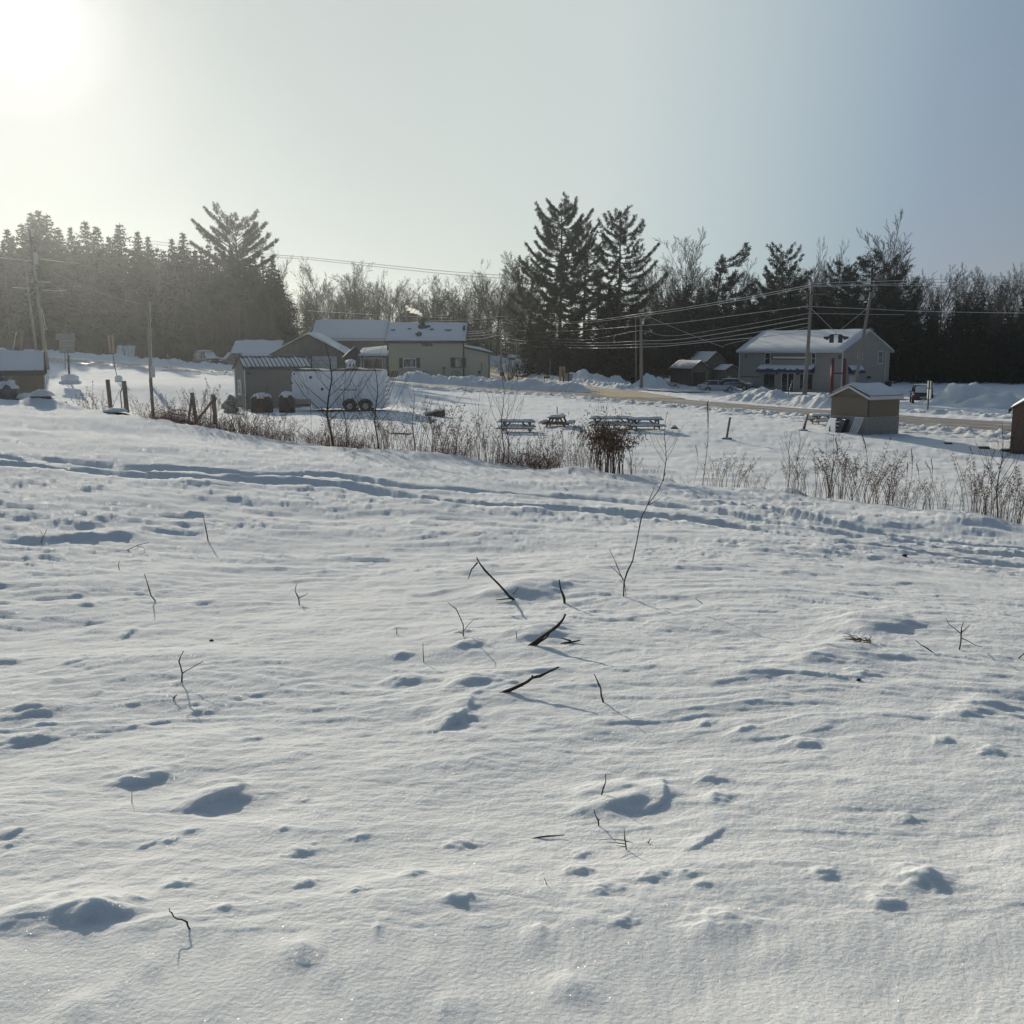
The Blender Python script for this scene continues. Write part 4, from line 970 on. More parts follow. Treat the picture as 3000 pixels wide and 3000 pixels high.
pw([(1878, 919, 113), (2100, 1010, 104), (2140, 1006, 103), (2368, 958, 96)], .016, 'faint crossing cable below the bundle before the dark woods')
pw([(440, 706, 190), (770, 743, 200), (900, 754, 205), (1100, 774, 210), (1300, 794, 215), (1436, 804, 220), (1700, 820, 230)], .05, 'far transmission wire in the sky over the bare woods, upper strand')
pw([(440, 714, 190), (770, 750, 200), (900, 760, 205), (1100, 781, 210), (1300, 802, 215), (1436, 813, 220), (1700, 830, 230)], .05, 'far transmission wire in the sky over the bare woods, lower strand')
pw([(2380, 832, 96), (2460, 827, 95), (2700, 820, 90), (3000, 807, 84), (3300, 790, 80)], .020, 'right sky wire, highest of the three above the dark trees')
pw([(2380, 836, 96), (2560, 833, 93), (2800, 826, 88), (3000, 818, 84), (3300, 806, 80)], .020, 'right sky wire, middle of the three above the dark trees')
pw([(2380, 840, 96), (2560, 836, 93), (2800, 836, 88), (3000, 832, 84), (3300, 826, 80)], .020, 'right sky wire, lowest of the three above the dark trees')
pw([(2376, 898, 96), (2545, 905, 90), (2700, 912, 88), (3000, 917, 82), (3300, 918, 78)], .018, 'thin wire from the store pole past the leaning pole to the right')
pw([(2376, 918, 96), (2545, 921, 90), (2650, 922, 88)], .015, 'short faint wire under the one leaving the store pole')
pw([(2376, 903, 96), (2447, 973, 93)], .026, 'slanting span wire holding the signal heads from the store pole')
pw([(2541, 903, 90), (2452, 974, 93)], .022, 'slanting span wire holding the signal heads from the leaning pole')
pw([(-120, 742, 90), (104, 766, 92)], .018, 'faint wire arriving at the tall leaning pole from off frame')
wire([at(106, 768, 92), at(425, 892, 74)], .022, 'thick twisted service cable from the leaning pole down to the yard pole', sag=.5, n=30, material='cable')
wire([at(100, 757, 92), at(230, 772, 118)], .018, 'short pale wire leaving the tall leaning pole to the right', n=8)
pw([(214, 894, 88), (290, 910, 84), (385, 912, 78)], .009, 'slack thin wire hanging below the twisted service cable', material='cable')
for i, (x0, x1, y) in enumerate(((108, 148, 826), (110, 236, 838), (124, 194, 851), (36, 90, 843))):
    pw([(x0, y - 1, 92), ((x0 + x1) / 2, y + .5, 94), (x1, y + 1, 97)], .024 if i % 2 == 0 else .012, ['short bright stub wire, topmost at the leaning pole waist', 'longest thin wire at the leaning pole waist', 'bright stub wire lowest on the right of the leaning pole', 'thin wire crossing left of the leaning pole'][i])
pw([(900, 910, 170), (1100, 922, 170), (1350, 932, 168), (1620, 938, 165)], .020, 'thin dark wire low before the bare woods above the farmhouse')
# signal heads on the span wire
sg = at(2449, 976, 93); t = empty('traffic_signal', sg, R(-12), 'dark flashing signal heads hanging on wires before the store roof', 'traffic light')
MB().beam((0, 0, -.05), (0, 0, .12), .05).build('hanger', M['dark_metal'], t); MB().beam((-.45, 0, -.12), (.5, 0, -.12), .06).build('bracket', M['dark_metal'], t)
for x, s_ in ((-.35, -1), (.4, 1)):
    MB().box(x - .19, x + .19, -.14, .14, -.85, -.15).build('signal_head', M['dark_metal'], t, False, .04)
    v = MB(); v.prism([(x + s_ * .17, -.17, -.25), (x + s_ * .72, -.2, -.32), (x + s_ * .66, -.2, -.48), (x + s_ * .30, -.17, -.62)], (0, .34, 0)); v.build('visor', M['dark_metal'], t)

# ------------------------------------------------------------------ vehicles
def loft(sections, name, material, parent, smooth=True, sub=1):
    """sections: list of (x, [(y, z) ...]) mirrored rings joined along x."""
    m = MB(); n = len(sections[0][1])
    for x, ring in sections: m.v += [(x, y, z) for y, z in ring]
    for i in range(len(sections) - 1):
        for j in range(n): a = i * n + j; b = i * n + (j + 1) % n; m.f.append((a, b, b + n, a + n))
    m.f.append(tuple(range(n))[::-1]); m.f.append(tuple(range((len(sections) - 1) * n, len(sections) * n)))
    o = m.build(name, material, parent, smooth)
    if sub: s_ = o.modifiers.new('sub', 'SUBSURF'); s_.levels = sub; s_.render_levels = sub
    return o
def ring(w, zb, zt, belt=None, r=.12):
    belt = belt if belt is not None else (zb + zt) / 2
    return [(-w + r, zb), (w - r, zb), (w, zb + r), (w, belt), (w - .06, zt - r * .6), (w - r * 1.3, zt), (-w + r * 1.3, zt), (-w + .06, zt - r * .6), (-w, belt), (-w, zb + r)]
def wheel(parent, x, y, r=.32, w=.2):
    t = MB().cyl((x, y, r), (0, 1, 0), r, w, 18).build('wheel', M['black'], parent)
    s = -1 if y < 0 else 1
    MB().cyl((x, y + s * (w / 2 + .005), r), (0, 1, 0), r * .62, .02, 14).build('rim', M['metal'], t)
def car(name, loc, rz, label, paint, kind='sedan', snow=0.0, group=None):
    t = empty(name, loc, rz, label, 'pickup truck' if kind == 'pickup' else 'car', group)
    hw = .88
    if kind == 'sedan':
        body = [(-2.28, .45, .80), (-2.2, .30, .98), (-1.7, .22, 1.02), (-1.0, .2, 1.0), (.2, .2, .97), (1.0, .2, .94), (1.7, .22, .86), (2.2, .28, .68), (2.3, .35, .6)]
        roof = [(-1.75, 1.0), (-1.15, 1.30), (-.5, 1.44), (.15, 1.42), (.75, 1.20), (1.25, .97)]
    elif kind == 'suv':
        body = [(-2.25, .5, .95), (-2.2, .35, 1.05), (-1.4, .3, 1.08), (0, .3, 1.08), (1.0, .3, 1.06), (1.7, .32, 1.0), (2.2, .4, .85), (2.28, .5, .75)]
        roof = [(-2.12, 1.07), (-1.9, 1.6), (-1.0, 1.72), (.1, 1.7), (.6, 1.55), (1.15, 1.08)]
    else:
        body = [(-2.6, .55, 1.0), (-2.55, .45, 1.08), (-1.0, .42, 1.08), (0, .4, 1.1), (1.2, .4, 1.1), (2.0, .42, 1.02), (2.5, .5, .9)]
        roof = [(-.75, 1.08), (-.6, 1.68), (.1, 1.78), (.6, 1.72), (1.2, 1.10)]
    loft([(x, ring(hw, zb, zt, zt - .12)) for x, zb, zt in body], 'body', M[paint], t)
    rr = [(x, ring(hw - .10 - .12 * (z - 1) , .93, z, .98 + (z - .98) * .3, .08)) for x, z in roof]
    loft(rr, 'cabin_glass', M['glass'], t)
    top = MB(); n_ = len(roof)
    zz = max(z for _, z in roof); xs = [x for x, z in roof if z > zz - .2]
    MB().box(min(xs) - .1, max(xs) + .1, -hw + .18, hw - .18, zz - .03, zz + .02).build('roof', M[paint], t, False, .05)
    for s in (-1, 1):
        for (xa, za), (xb, zb) in ((roof[0], roof[1]), (roof[-1], roof[-2])):
            MB().beam((xa, s * (hw - .11), za - .03), (xb, s * (hw - .16), zb), .07, .05).build('pillar', M[paint], t)
        MB().beam((.0, s * (hw - .1), 1.0), (-.05, s * (hw - .17), zz - .03), .08, .04).build('pillar', M[paint], t)
        MB().box(.62, .8, s * (hw + .05) - .08, s * (hw + .05) + .08, .98, 1.1).build('mirror', M[paint], t)
    L = body[-1][0]; B0 = body[0][0]
    for s in (-1, 1):
        MB().box(L - .16, L + .0, s * .62 - .17, s * .62 + .17, .60, .74).build('headlight', M['lamp'], t, False, .03)
        MB().box(B0 - .01, B0 + .12, s * .66 - .14, s * .66 + .14, .72, .9).build('tail_light', M['tail'], t, False, .02)
    MB().box(L - .05, L + .03, -.5, .5, .36, .52).build('grille', M['black'], t)
    MB().box(B0 - .03, B0 + .03, -.26, .26, .58, .7).build('number_plate', M['trim_white'], t)
    for x in ((-1.35, 1.42) if kind != 'pickup' else (-1.6, 1.65)):
        for s in (-1, 1): wheel(t, x, s * (hw - .09), .33 if kind == 'sedan' else .37)
    for s in (-1, 1):
        for x in (-1.35, 1.42): MB().tube([(x + .4 * math.cos(a), s * (hw + .005), .33 + .4 * math.sin(a)) for a in np.linspace(.1, 3.04, 9)], .025, 4).build('wheel_arch', M['black'], t)
    if snow > 0:
        q = blob(((min(xs) + max(xs)) / 2, 0, zz), (max(xs) - min(xs)) / 2 + .35, hw - .14, snow, 3, .12, 20, 7, -.1); q.build('roof_snow', SNOW_CAP, t, True)
        x0 = roof[-1][0]; q = blob(((x0 + L) / 2 - .05, 0, body[-3][2] - .02), (L - x0) / 2 + .1, hw - .08, snow * 1.1, 4, .12, 20, 7, -.2); q.build('hood_snow', SNOW_CAP, t, True)
        # wind screen snow
        (xa, za), (xb, zb) = roof[-1], roof[-2]
        MB().prism([(xa, -hw + .2, za + .0), (xa, hw - .2, za + .0), (xb, hw - .3, zb + .03), (xb, -hw + .3, zb + .03)], (.06, 0, .06)).build('windscreen_snow', SNOW_CAP, t)
        (xa, za), (xb, zb) = roof[0], roof[1]
        MB().prism([(xa, -hw + .2, za + .0), (xa, hw - .2, za + .0), (xb, hw - .3, zb + .03), (xb, -hw + .3, zb + .03)], (-.06, 0, .06)).build('rear_snow', SNOW_CAP, t)
        for s in (-1, 1): MB().box(-1.0, 1.0, s * (hw - .1) - .08, s * (hw - .1) + .05, .98, 1.03).build('sill_snow', SNOW_CAP, t)
    return t
q = gnd(2099, 1148, 127); car('parked_car', q, 0.10, 'clean pale sedan parked side on between sheds and store', 'white_car', 'sedan')
q = gnd(2150, 1141, 133); car('parked_car', q, -.35, 'grey sedan with snowy windscreen mostly hidden behind the pale sedan', 'grey_car', 'sedan', .10)
q = gnd(607, 1076, 121); q.z += .1; car('parked_car', q, R(-50), 'snow covered dark car facing us at the far left roadside', 'dark_car', 'suv', .16)
q = gnd(690, 1078, 124); q.z += .15; car('parked_pickup', q, R(-150), 'snowed-in pickup behind the grey yard shed', 'grey_car', 'pickup', .14)
q = gnd(2699, 1167, 94); car('parked_pickup', q, R(72), 'dark vehicle seen from behind beside the tall snow mountain', 'dark_car', 'suv', .07)

# the white cargo trailer
Yt = 64; kt = Yt / FPX; p = at(857, 1206, Yt); zt_ = gz(at(1000, 1206, Yt).x, Yt); p.z = zt_ - .04
tr = empty('cargo_trailer', p, R(-1.5), 'long white cargo trailer with snowy roof parked behind the brush', 'trailer')
def tx(px): return (px - 857) * kt
def tz(py): return (1206 - py) * kt
D = 2.15
body = [(tx(857), tz(1168)), (tx(857), tz(1094)), (tx(862), tz(1089)), (tx(1121), tz(1087)), (tx(1121), tz(1195)), (tx(916), tz(1195)), (tx(903), tz(1169))]
MB().prism([(x, 0, z) for x, z in body], (0, D, 0)).build('trailer_body', M['white_paint'], tr, False, .03)
m = MB(); n_ = 26
for i in range(n_):
    x0, x1 = tx(858) + (tx(1120) - tx(858)) * i / n_, tx(858) + (tx(1120) - tx(858)) * (i + 1) / n_
    f = lambda x: .12 + .05 * math.sin(x * 2.1) + .03 * math.sin(x * 5.3)
    zq = lambda x: tz(1089) + (x / tx(1121)) * (tz(1087) - tz(1089)) + .004
    m.prism([(x0, .03, zq(x0)), (x1, .03, zq(x1)), (x1, .10, zq(x1) + f(x1) * .9), (x0, .10, zq(x0) + f(x0) * .9)], (0, D - .06, .0), False)
    m.add([(x0, .10, zq(x0) + f(x0) * .9), (x1, .10, zq(x1) + f(x1) * .9), (x1, D - .1, zq(x1) + f(x1) * .9), (x0, D - .1, zq(x0) + f(x0) * .9)], [(0, 1, 2, 3)])
m.build('roof_snow', SNOW_CAP, tr, True)
for x in (1026, 1072):
    w = MB().cyl((tx(x), -.0, .36), (0, 1, 0), .37, .22, 20).build('wheel', M['black'], tr); MB().cyl((tx(x), -.12, .36), (0, 1, 0), .19, .02, 14).build('rim', M['metal'], w)
    w = MB().cyl((tx(x), D - .14, .36), (0, 1, 0), .36, .22, 20).build('wheel', M['black'], tr)
    MB().tube([(tx(x) + .43 * math.cos(a), -.10, .36 + .43 * math.sin(a)) for a in np.linspace(0.1, 3.04, 11)], .05, 5).build('fender', M['dark_metal'], tr)
MB().box(tx(992), tx(1047), -.03, -.004, tz(1143), tz(1141)).build('side_step_bar', M['black'], tr)
for x, y, r in ((913, 1106, .09), (946, 1140, .085), (866, 1096, .06)): MB().cyl((tx(x), -.02, tz(y)), (0, 1, 0), r, .03, 12).build('marker_lamp', M['dark_metal'], tr)
MB().box(tx(857) - .05, tx(860), -.06, .02, tz(1125), tz(1120)).build('latch', M['dark_metal'], tr)
m = MB().beam((tx(903), .4, .38), (tx(845), 1.07, .36), .08); m.beam((tx(903), D - .4, .38), (tx(845), 1.07, .36), .08); m.build('tongue', M['dark_metal'], tr)
MB().box(tx(1121) + .005, tx(1121) + .16, .1, D - .1, .28, tz(1105)).build('rear_ramp', M['white_paint'], tr)
for i in range(6): MB().box(tx(1121) + .161, tx(1121) + .2, .14, D - .14, .45 + i * .27, .50 + i * .27).build('ramp_slat', M['metal'], tr)
MB().box(tx(916), tx(1121), .1, D - .1, .2, tz(1196)).build('chassis', M['dark_metal'], tr)
q = MB(); c = (tx(1027), .55, tz(1087)); q.lathe(c, [(.22, .1), (.30, .16), (.30, .52), (.36, .54), (.30, .62), (.12, .70), (0, .71)], 14); v = q.build('roof_vent', M['white_paint'], tr)
for i in range(8): MB().box(c[0] + .27 * math.cos(i * .785) - .04, c[0] + .27 * math.cos(i * .785) + .04, c[1] + .31 * math.sin(i * .785) - .02, c[1] + .31 * math.sin(i * .785) + .02, c[2] + .25, c[2] + .42).build('vent_slot', M['dark_metal'], v)
# two dark covered boxes before the grey shed
def covered(px0, px1, py0, py1, Y, label, rnd_):
    k_ = Y / FPX; p = at((px0 + px1) / 2, py1, Y); p.z = gz(p.x, p.y) - .03; w = (px1 - px0) * k_; h = (py1 - py0) * k_
    t = empty('covered_grill', p, R(4), label, 'covered grill', 'dark covered boxes before the grey shed')
    MB().prism([(-w / 2, 0, 0), (-w / 2, 0, h * .55), (-w / 2 + .1, 0, h * .85), (w / 2 - .1, 0, h * .85), (w / 2, 0, h * .55), (w / 2, 0, 0)], (0, .8, 0)).build('cover', M['black'], t, False, .04)
    blob((0, .4, h * .80), w / 2, .42, h * .24, rnd_, .1, 20, 7, -.2).build('snow_top', SNOW_CAP, t, True)
covered(735, 794, 1143, 1200, 62.5, 'wider dark covered box with rounded snow top left of the trailer', 3)
covered(817, 860, 1140, 1201, 62, 'narrow tall dark box with square snow cap touching the trailer nose', 4)
p = gnd(676, 1198, 61); t = empty('rubbish_sacks', p, 0, 'pale lumpy sack heap at the left corner of the grey yard shed', 'sacks')
for i, (x, y, z, r) in enumerate(((0, 0, .1, .42), (-.25, .1, .45, .3), (.18, .15, .6, .33), (0, .1, .85, .26))): blob((x, y, z - .1), r, r, r * 1.1, i, .3, 14, 7, -.4).build('sack', M['tarp'], t, True)

# ------------------------------------------------------------------ picnic tables
def picnic_table(px, py, Y, rz, L, label, sink=.22, pole=False):
    p = gnd(px, py, Y); t = empty('picnic_table', p + Vector((0, 0, -sink)), rz, label, 'picnic table', 'picnic tables in the snowy field')
    for i in range(5): MB().box(-L / 2, L / 2, -.36 + i * .148, -.36 + i * .148 + .138, .72, .76).build('top_board', M['old_wood'], t)
    for s in (-1, 1):
        for j in range(2): MB().box(-L / 2, L / 2, s * .72 + (j - 1) * .145, s * .72 + (j - 1) * .145 + .135, .43, .47).build('seat_board', M['old_wood'], t)
        x = s * (L / 2 - .3)
        MB().beam((x, -.72, .40), (x, .72, .40), .045, .1).build('seat_bearer', M['old_wood'], t); MB().beam((x, -.34, .68), (x, .34, .68), .045, .08).build('top_bearer', M['old_wood'], t)
        for q in (-1, 1): MB().beam((x + .05, q * .60, 0), (x + .05, q * .24, .72), .05, .1).build('leg', M['old_wood'], t)
        MB().beam((x, 0, .42), (x - s * .35, 0, .70), .05, .07).build('brace', M['old_wood'], t)
    def cap(x0, x1, y0, y1, z, h, sd):
        nx, ny = 16, 5; xs = np.linspace(x0, x1, nx); ys = np.linspace(y0, y1, ny); X, Yv = np.meshgrid(xs, ys, indexing='ij'); e = np.minimum(np.minimum(X - x0, x1 - X) / .12, np.minimum(Yv - y0, y1 - Yv) / .08).clip(0, 1)
        Z = z + .006 + h * (e ** .5) * (.85 + .25 * fbm(X * 2 + sd, Yv * 2, sd, 2)); o = grid_mesh('snow_cap', X, Yv, Z, SNOW_CAP); o.parent = t
    cap(-L / 2, L / 2, -.37, .37, .76, .13, 11); cap(-L / 2, L / 2, -.87, -.58, .47, .11, 12); cap(-L / 2, L / 2, .58, .87, .47, .11, 13)
    if pole: MB().tube([(0, 0, 0), (0, 0, 1.25)], .025, 6).build('umbrella_pole', M['dark_metal'], t)
    return t
picnic_table(1513, 1268, 50.5, R(-5), 1.85, 'snow capped picnic table standing leftmost, long side towards us')
picnic_table(1632, 1249, 54, R(78), 1.7, 'picnic table with a bare umbrella pole seen from its end', .22, True)
picnic_table(1790, 1262, 52.5, R(-2), 2.3, 'picnic table almost hidden behind the tangled round bush')
picnic_table(1888, 1263, 52.3, R(8), 1.8, 'picnic table just right of the tangled round bush')
picnic_table(2412, 1258, 61, R(4), 1.7, 'picnic table left of the chipboard field shed', .2)

# ------------------------------------------------------------------ small things in the field and along the road
def post(name, base, top, Y, r, label, cat='post', material='old_wood', group=None, sq=True):
    b = gnd(base[0], base[1], Y); b.z -= .05; tp = at(top[0], top[1], Y); d = tp - b; m = MB()
    m.beam((0, 0, 0), d, 2 * r) if sq else m.tube([(0, 0, 0), d * .5, d], [r, r * .9, r * .8], 7)
    o = m.build(name, M[material]); o.location = b; tag(o, label, cat, group); return o
FG = 'old wooden posts at the yard edge'
post('fence_post', (326, 1196), (315, 1112), 40, .06, 'leftmost wooden post standing alone near the hill crest', group=FG)
post('fence_post', (373, 1200), (363, 1116), 39.5, .065, 'thick wooden post with a hose hanging on it', group=FG)
post('fence_post', (448, 1190), (441, 1108), 41, .05, 'wooden post right under the service pole', group=FG)
p = gnd(571, 1195, 42); t = empty('braced_post', p, 0, 'short post with one slanting prop left of the taller braced post', 'post', FG); kk = 42 / FPX
MB().beam((.03, 0, -.1), (-.09, 0, 1.2), .12).build('upright', M['wood'], t); MB().beam((-.33, .1, 0), (-.1, 0, 1.1), .07).build('prop', M['old_wood'], t)
p = gnd(629, 1200, 42); t = empty('braced_post', p, 0, 'taller post propped by a long diagonal timber beside the yard shed', 'post', FG)
MB().beam((.02, 0, -.1), (-.03, 0, 1.22), .13).build('upright', M['wood'], t); MB().beam((-.88, -.2, -.08), (-.05, 0, .98), .1).build('diagonal_prop', M['wood'], t); MB().beam((-.12, .15, 0), (-.05, .05, .9), .05).build('prop', M['old_wood'], t); MB().tube([(.04, -.05, 1.12), (.12, -.08, 1.05), (.05, -.08, .95)], .03, 5).build('hinge', M['dark_metal'], t)
MBt = MB(); MBt.tube([(-.02, 0, .02), (-.1, -.05, .5), (-.12, -.05, 1.0), (-.05, -.02, 1.2)], .02, 5)
o = MBt.build('garden_hose', M['black']); o.location = gnd(366, 1199, 39.4); tag(o, 'black hose hanging from the thick wooden post', 'hose')
# a low rail between the posts and a snow-laden plank pile
a, b = gnd(375, 1196, 39.5), gnd(446, 1196, 40.5); o = MB().beam((0, 0, .12), (b - a) + Vector((0, 0, .12)), .03).build('ground_rail', M['dark_metal']); o.location = a; tag(o, 'thin dark rail lying between the thick post and its right neighbour', 'rail')
p = gnd(500, 1200, 39); t = empty('timber_pile', p, R(3), 'flat snow covered timber pile beside the wooden posts', 'timber pile')
for i in range(4): MB().box(-.75 + .1 * i, .95 - .12 * i, -.3 + .18 * i, -.16 + .18 * i, .02 + .07 * (i % 2), .10 + .07 * (i % 2)).build('timber', M['old_wood'], t)
MB().box(-.7, .6, -.25, .35, .18, .24).build('board', M['old_wood'], t); blob((-.1, .05, .22), .7, .33, .14, 5, .15, 20, 6, -.1).build('snow_cap', SNOW_CAP, t, True)
m = MB(); [m.tube([(.2 + .5 * math.cos(a + j), .1 + .15 * j, .2 + .22 * math.sin(a) + .05 * j) for a in np.linspace(0, 3.1, 9)], .014, 4) for j in range(4)]; m.build('bent_rods', M['dark_metal'], t)
# round thing with a pot on top, boulders on the crest
p = gnd(205, 1190, 33); t = empty('log_pile', p, R(10), 'dark rounded brush covered stump with a small can on top', 'stump')
blob((0, 0, -.1), .62, .5, .62, 8, .25, 22, 10, -.3).build('mound', M['stone'], t, True); MB().box(-.62, -.38, -.2, .2, .0, .45).build('side_box', M['green_trim'], t)
MB().lathe((-.18, 0, .45), [(.09, 0), (.09, .14), (.11, .16), (.10, .32), (0, .33)], 12).build('can', M['old_wood'], t)
blob((.0, 0.02, .42), .42, .35, .10, 9, .1, 20, 6, 0).build('snow_cap', SNOW_CAP, t, True)
def boulder(px, py, Y, r, h, sd, label, cap=.6):
    p = gnd(px, py, Y); t = empty('boulder', p, sd, label, 'boulder', 'snow capped boulders on the crest'); blob((0, 0, -.1), r, r * .8, h, sd, .3, 22, 10, -.3).build('rock', M['stone'], t, True)
    blob((0, -.0, h * .42), r * .85, r * .7, h * cap, sd + 1, .2, 22, 8, -.02).build('snow_cap', SNOW_CAP, t, True)
boulder(12, 1178, 27.5, .55, .62, 21, 'big dark boulder at the left frame edge with a snow cap', .38)
boulder(82, 1180, 27.2, .34, .24, 22, 'smaller rounded boulder dusted with snow, second from the left edge', .55)
boulder(125, 1184, 26.9, .36, .22, 23, 'boulder almost buried in snow, third from the left edge', .75)
boulder(340, 1218, 25.8, .42, .10, 24, 'low snow buried hump below the wooden posts', .9)
# signs
def signpost(px, py, Y, top, label, name='road_sign'):
    p = gnd(px, py, Y); p.z -= .05; t = empty(name, p, 0, label, 'sign'); return t, (lambda x, y: at(x, y, Y) - p)
t, L = signpost(203, 1122, 78, 0, 'cluster of route signs seen from behind on a snow heaped base')
k_ = 78 / FPX
for x0, x1, y0, y1 in ((165, 192, 977, 996), (194, 220, 977, 996), (174, 195, 999, 1012), (196, 219, 999, 1012), (175, 194, 1013, 1034), (196, 218, 1013, 1034)):
    a, b = L(x0, y1), L(x1, y0); MB().box(a.x, b.x, -.04, -.02, a.z, b.z).build('sign_panel', M['sign_back'], t)
for x0, x1 in ((191, 197), (200, 205)): a, b = L(x0, 1080), L(x1, 980); MB().beam((a.x, .02, a.z), (L(x0 - 2, 985).x, .02, b.z), .07, .05).build('upright', M['sign_back'], t)
MB().beam((0, 0, 0), (L(201, 1040).x, 0, L(201, 1040).z), .11).build('post', M['dark_metal'], t)
for y in (998, 1012, 1033): a, b = L(175, y), L(219, y); MB().beam((a.x, -.01, a.z), (b.x, -.01, b.z), .04).build('brace', M['metal'], t)
p = gnd(206, 1126, 77); t2 = empty('snowy_plinth', p, 0, 'stepped white plinth of snow covered blocks under the route signs', 'plinth')
for (w, z0, z1) in ((1.50, -.1, .22), (1.15, .2, .62)): MB().box(-w / 2, w / 2, -.3, .3, z0, z1).build('block', M['white_paint'], t2, False, .06)
for (w, z0, rr) in ((1.45, .2, .12), (1.1, .6, .12)): blob((0, 0, z0), w / 2, .32, rr, 4, .2, 20, 6, -.05).build('snow_cap', SNOW_CAP, t2, True)
t, L = signpost(343, 1100, 84, 0, 'pair of narrow sign backs on a thin bent post near the road')
for x0, x1, y0, y1 in ((316, 324, 982, 1035), (326, 335, 980, 1035)): a, b = L(x0, y1), L(x1, y0); MB().beam((a.x + .2, -.03, a.z), (b.x - .15, -.03, b.z), .18, .02).build('sign_panel', M['sign_wood'], t)
MB().tube([(0, 0, 0), L(334, 1060), L(326, 1000), L(324, 985)], .03, 6).build('post', M['dark_metal'], t)
p = gnd(348, 1117, 80); t = empty('snowy_box', p, R(12), 'snow packed white box under the pair of narrow sign backs', 'box'); MB().box(-.26, .26, -.25, .25, -.05, .40).build('box_body', M['white_paint'], t, False, .04); blob((0, 0, .39), .27, .26, .12, 5, .1, 14, 6, -.05).build('snow_cap', SNOW_CAP, t, True)
t, L = signpost(1650, 1139, 104, 0, 'tall weathered sign back with double column beside the junction bank')
for x0, x1, y0, y1 in ((1638, 1646, 1074, 1116), (1647, 1656, 1073, 1116)): a, b = L(x0, y1), L(x1, y0); MB().box(a.x, b.x, -.05, -.03, a.z, b.z).build('sign_panel', M['sign_wood'], t)
MB().beam((.1, 0, 0), L(1648, 1080), .10).build('post', M['dark_metal'], t)
t, L = signpost(1665, 1140, 103.5, 0, 'grey square sign back on a dark post right of the double column sign')
a, b = L(1655, 1116), L(1677, 1094); MB().box(a.x, b.x, .03, .05, a.z, b.z).build('sign_panel', M['sign_back'], t); MB().beam((0, 0, 0), L(1666, 1090), .10).build('post', M['dark_metal'], t)
t, L = signpost(2717, 1206, 76, 0, 'road sign seen edge on, standing before the dark vehicle')
MB().beam((0, 0, 0), L(2723, 1115), .09).build('post', M['dark_metal'], t); 
a, b = L(2722, 1135), L(2727, 1116); MB().box(a.x, b.x, -.3, .35, a.z, b.z).build('sign_panel', M['sign_back'], t); a, b = L(2720, 1168), L(2725, 1140); MB().box(a.x, b.x, -.28, .3, a.z, b.z).build('sign_panel', M['trim_white'], t)
# red steel frame
p = gnd(2435, 1168, 97); t = empty('sign_frame', p, 0, 'empty red steel sign frame by the store, two posts and crossbar', 'frame'); L = lambda x, y: at(x, y, 97) - p
MB().beam((0, 0, -.1), L(2440, 1049), .26).build('upright', M['red_paint'], t); MB().beam(L(2471, 1150) + Vector((0, 0, -.5)), L(2475, 1050), .24).build('upright', M['red_paint'], t); MB().beam(L(2439, 1093), L(2474, 1094), .2, .14).build('crossbar', M['red_paint'], t)
MB().beam((.0, 0, 0), (.0 + .35, .2, 1.6), .05).build('brace', M['yellow'], t)
# leaning stake before the store door
post('snow_stake', (2305, 1164), (2321, 1114), 98, .045, 'pale bent stake leaning in the snow before the store door', 'stake', 'metal', sq=False)
for x0, y0, x1, y1, mt, lb in ((32, 1046, 48, 973, 'metal', 'leaning pale marker rod left of the yellow ones'), (56, 1048, 62, 970, 'yellow', 'yellow marker rod, left one of the pair'), (60, 1046, 67, 971, 'yellow', 'yellow marker rod, right one of the pair'), (500, 1076, 490, 1038, 'metal', 'thin marker rod by the bank left of the snow covered car')):
    post('marker_rod', (x0, y0), (x1, y1), 104, .035, lb, 'marker rod', mt, 'snow marker rods along the road', False)
# stakes in the field
for bx, by, tx_, ty, Y, lb in ((2128, 1279, 2139, 1222, 49, 'slim dark stake on a foot plate standing alone in the field'), (2351, 1261, 2367, 1214, 56, 'leaning double stake in the field left of the fifth picnic table')):
    p = gnd(bx, by, Y); t = empty('field_stake', p, 0, lb, 'stake'); d = at(tx_, ty, Y) - p
    MB().beam((0, 0, -.05), d, .09).build('upright', M['old_wood'], t); MB().box(-.22, .25, -.12, .12, -.02, .05).build('foot_plate', M['old_wood'], t); blob((0, 0, .03), .26, .14, .05, 2, .2, 12, 5, -.1).build('snow_cap', SNOW_CAP, t, True)
    if 'double' in lb: MB().beam((.12, .1, -.05), d * .85, .06).build('prop', M['old_wood'], t)
for px, py, Y, w, lb in ((2777, 1302, 52, .34, 'short dark plank end in the long shed shadow, nearest the shed'), (2883, 1311, 50.5, .45, 'middle dark plank end in the long shed shadow'), (2948, 1321, 49.5, .45, 'dark plank end lying at the foot of the brown shed')):
    p = gnd(px, py, Y); t = empty('plank_end', p, R(-12), lb, 'plank', 'dark plank ends in the shed shadow'); MB().box(-w / 2, w / 2, -.18, .18, -.02, .09).build('plank', M['green_trim'], t); MB().box(-w / 2 + .03, w / 2 - .03, -.15, .15, .0905, .12).build('snow_cap', SNOW_CAP, t)
p = gnd(1276, 1216, 60); t = empty('ground_box', p, R(-28), 'low dark box with sloping snowy lid half buried right of the trailer', 'box')
MB().prism([(-.5, -.35, 0), (.45, -.35, 0), (.45, -.35, .34), (-.5, -.35, .10)], (0, .7, 0)).build('box_body', M['green_trim'], t); MB().prism([(-.55, -.38, .11), (.50, -.38, .36), (.50, -.38, .46), (-.55, -.38, .24)], (0, .76, 0)).build('snow_lid', SNOW_CAP, t, False, .03)
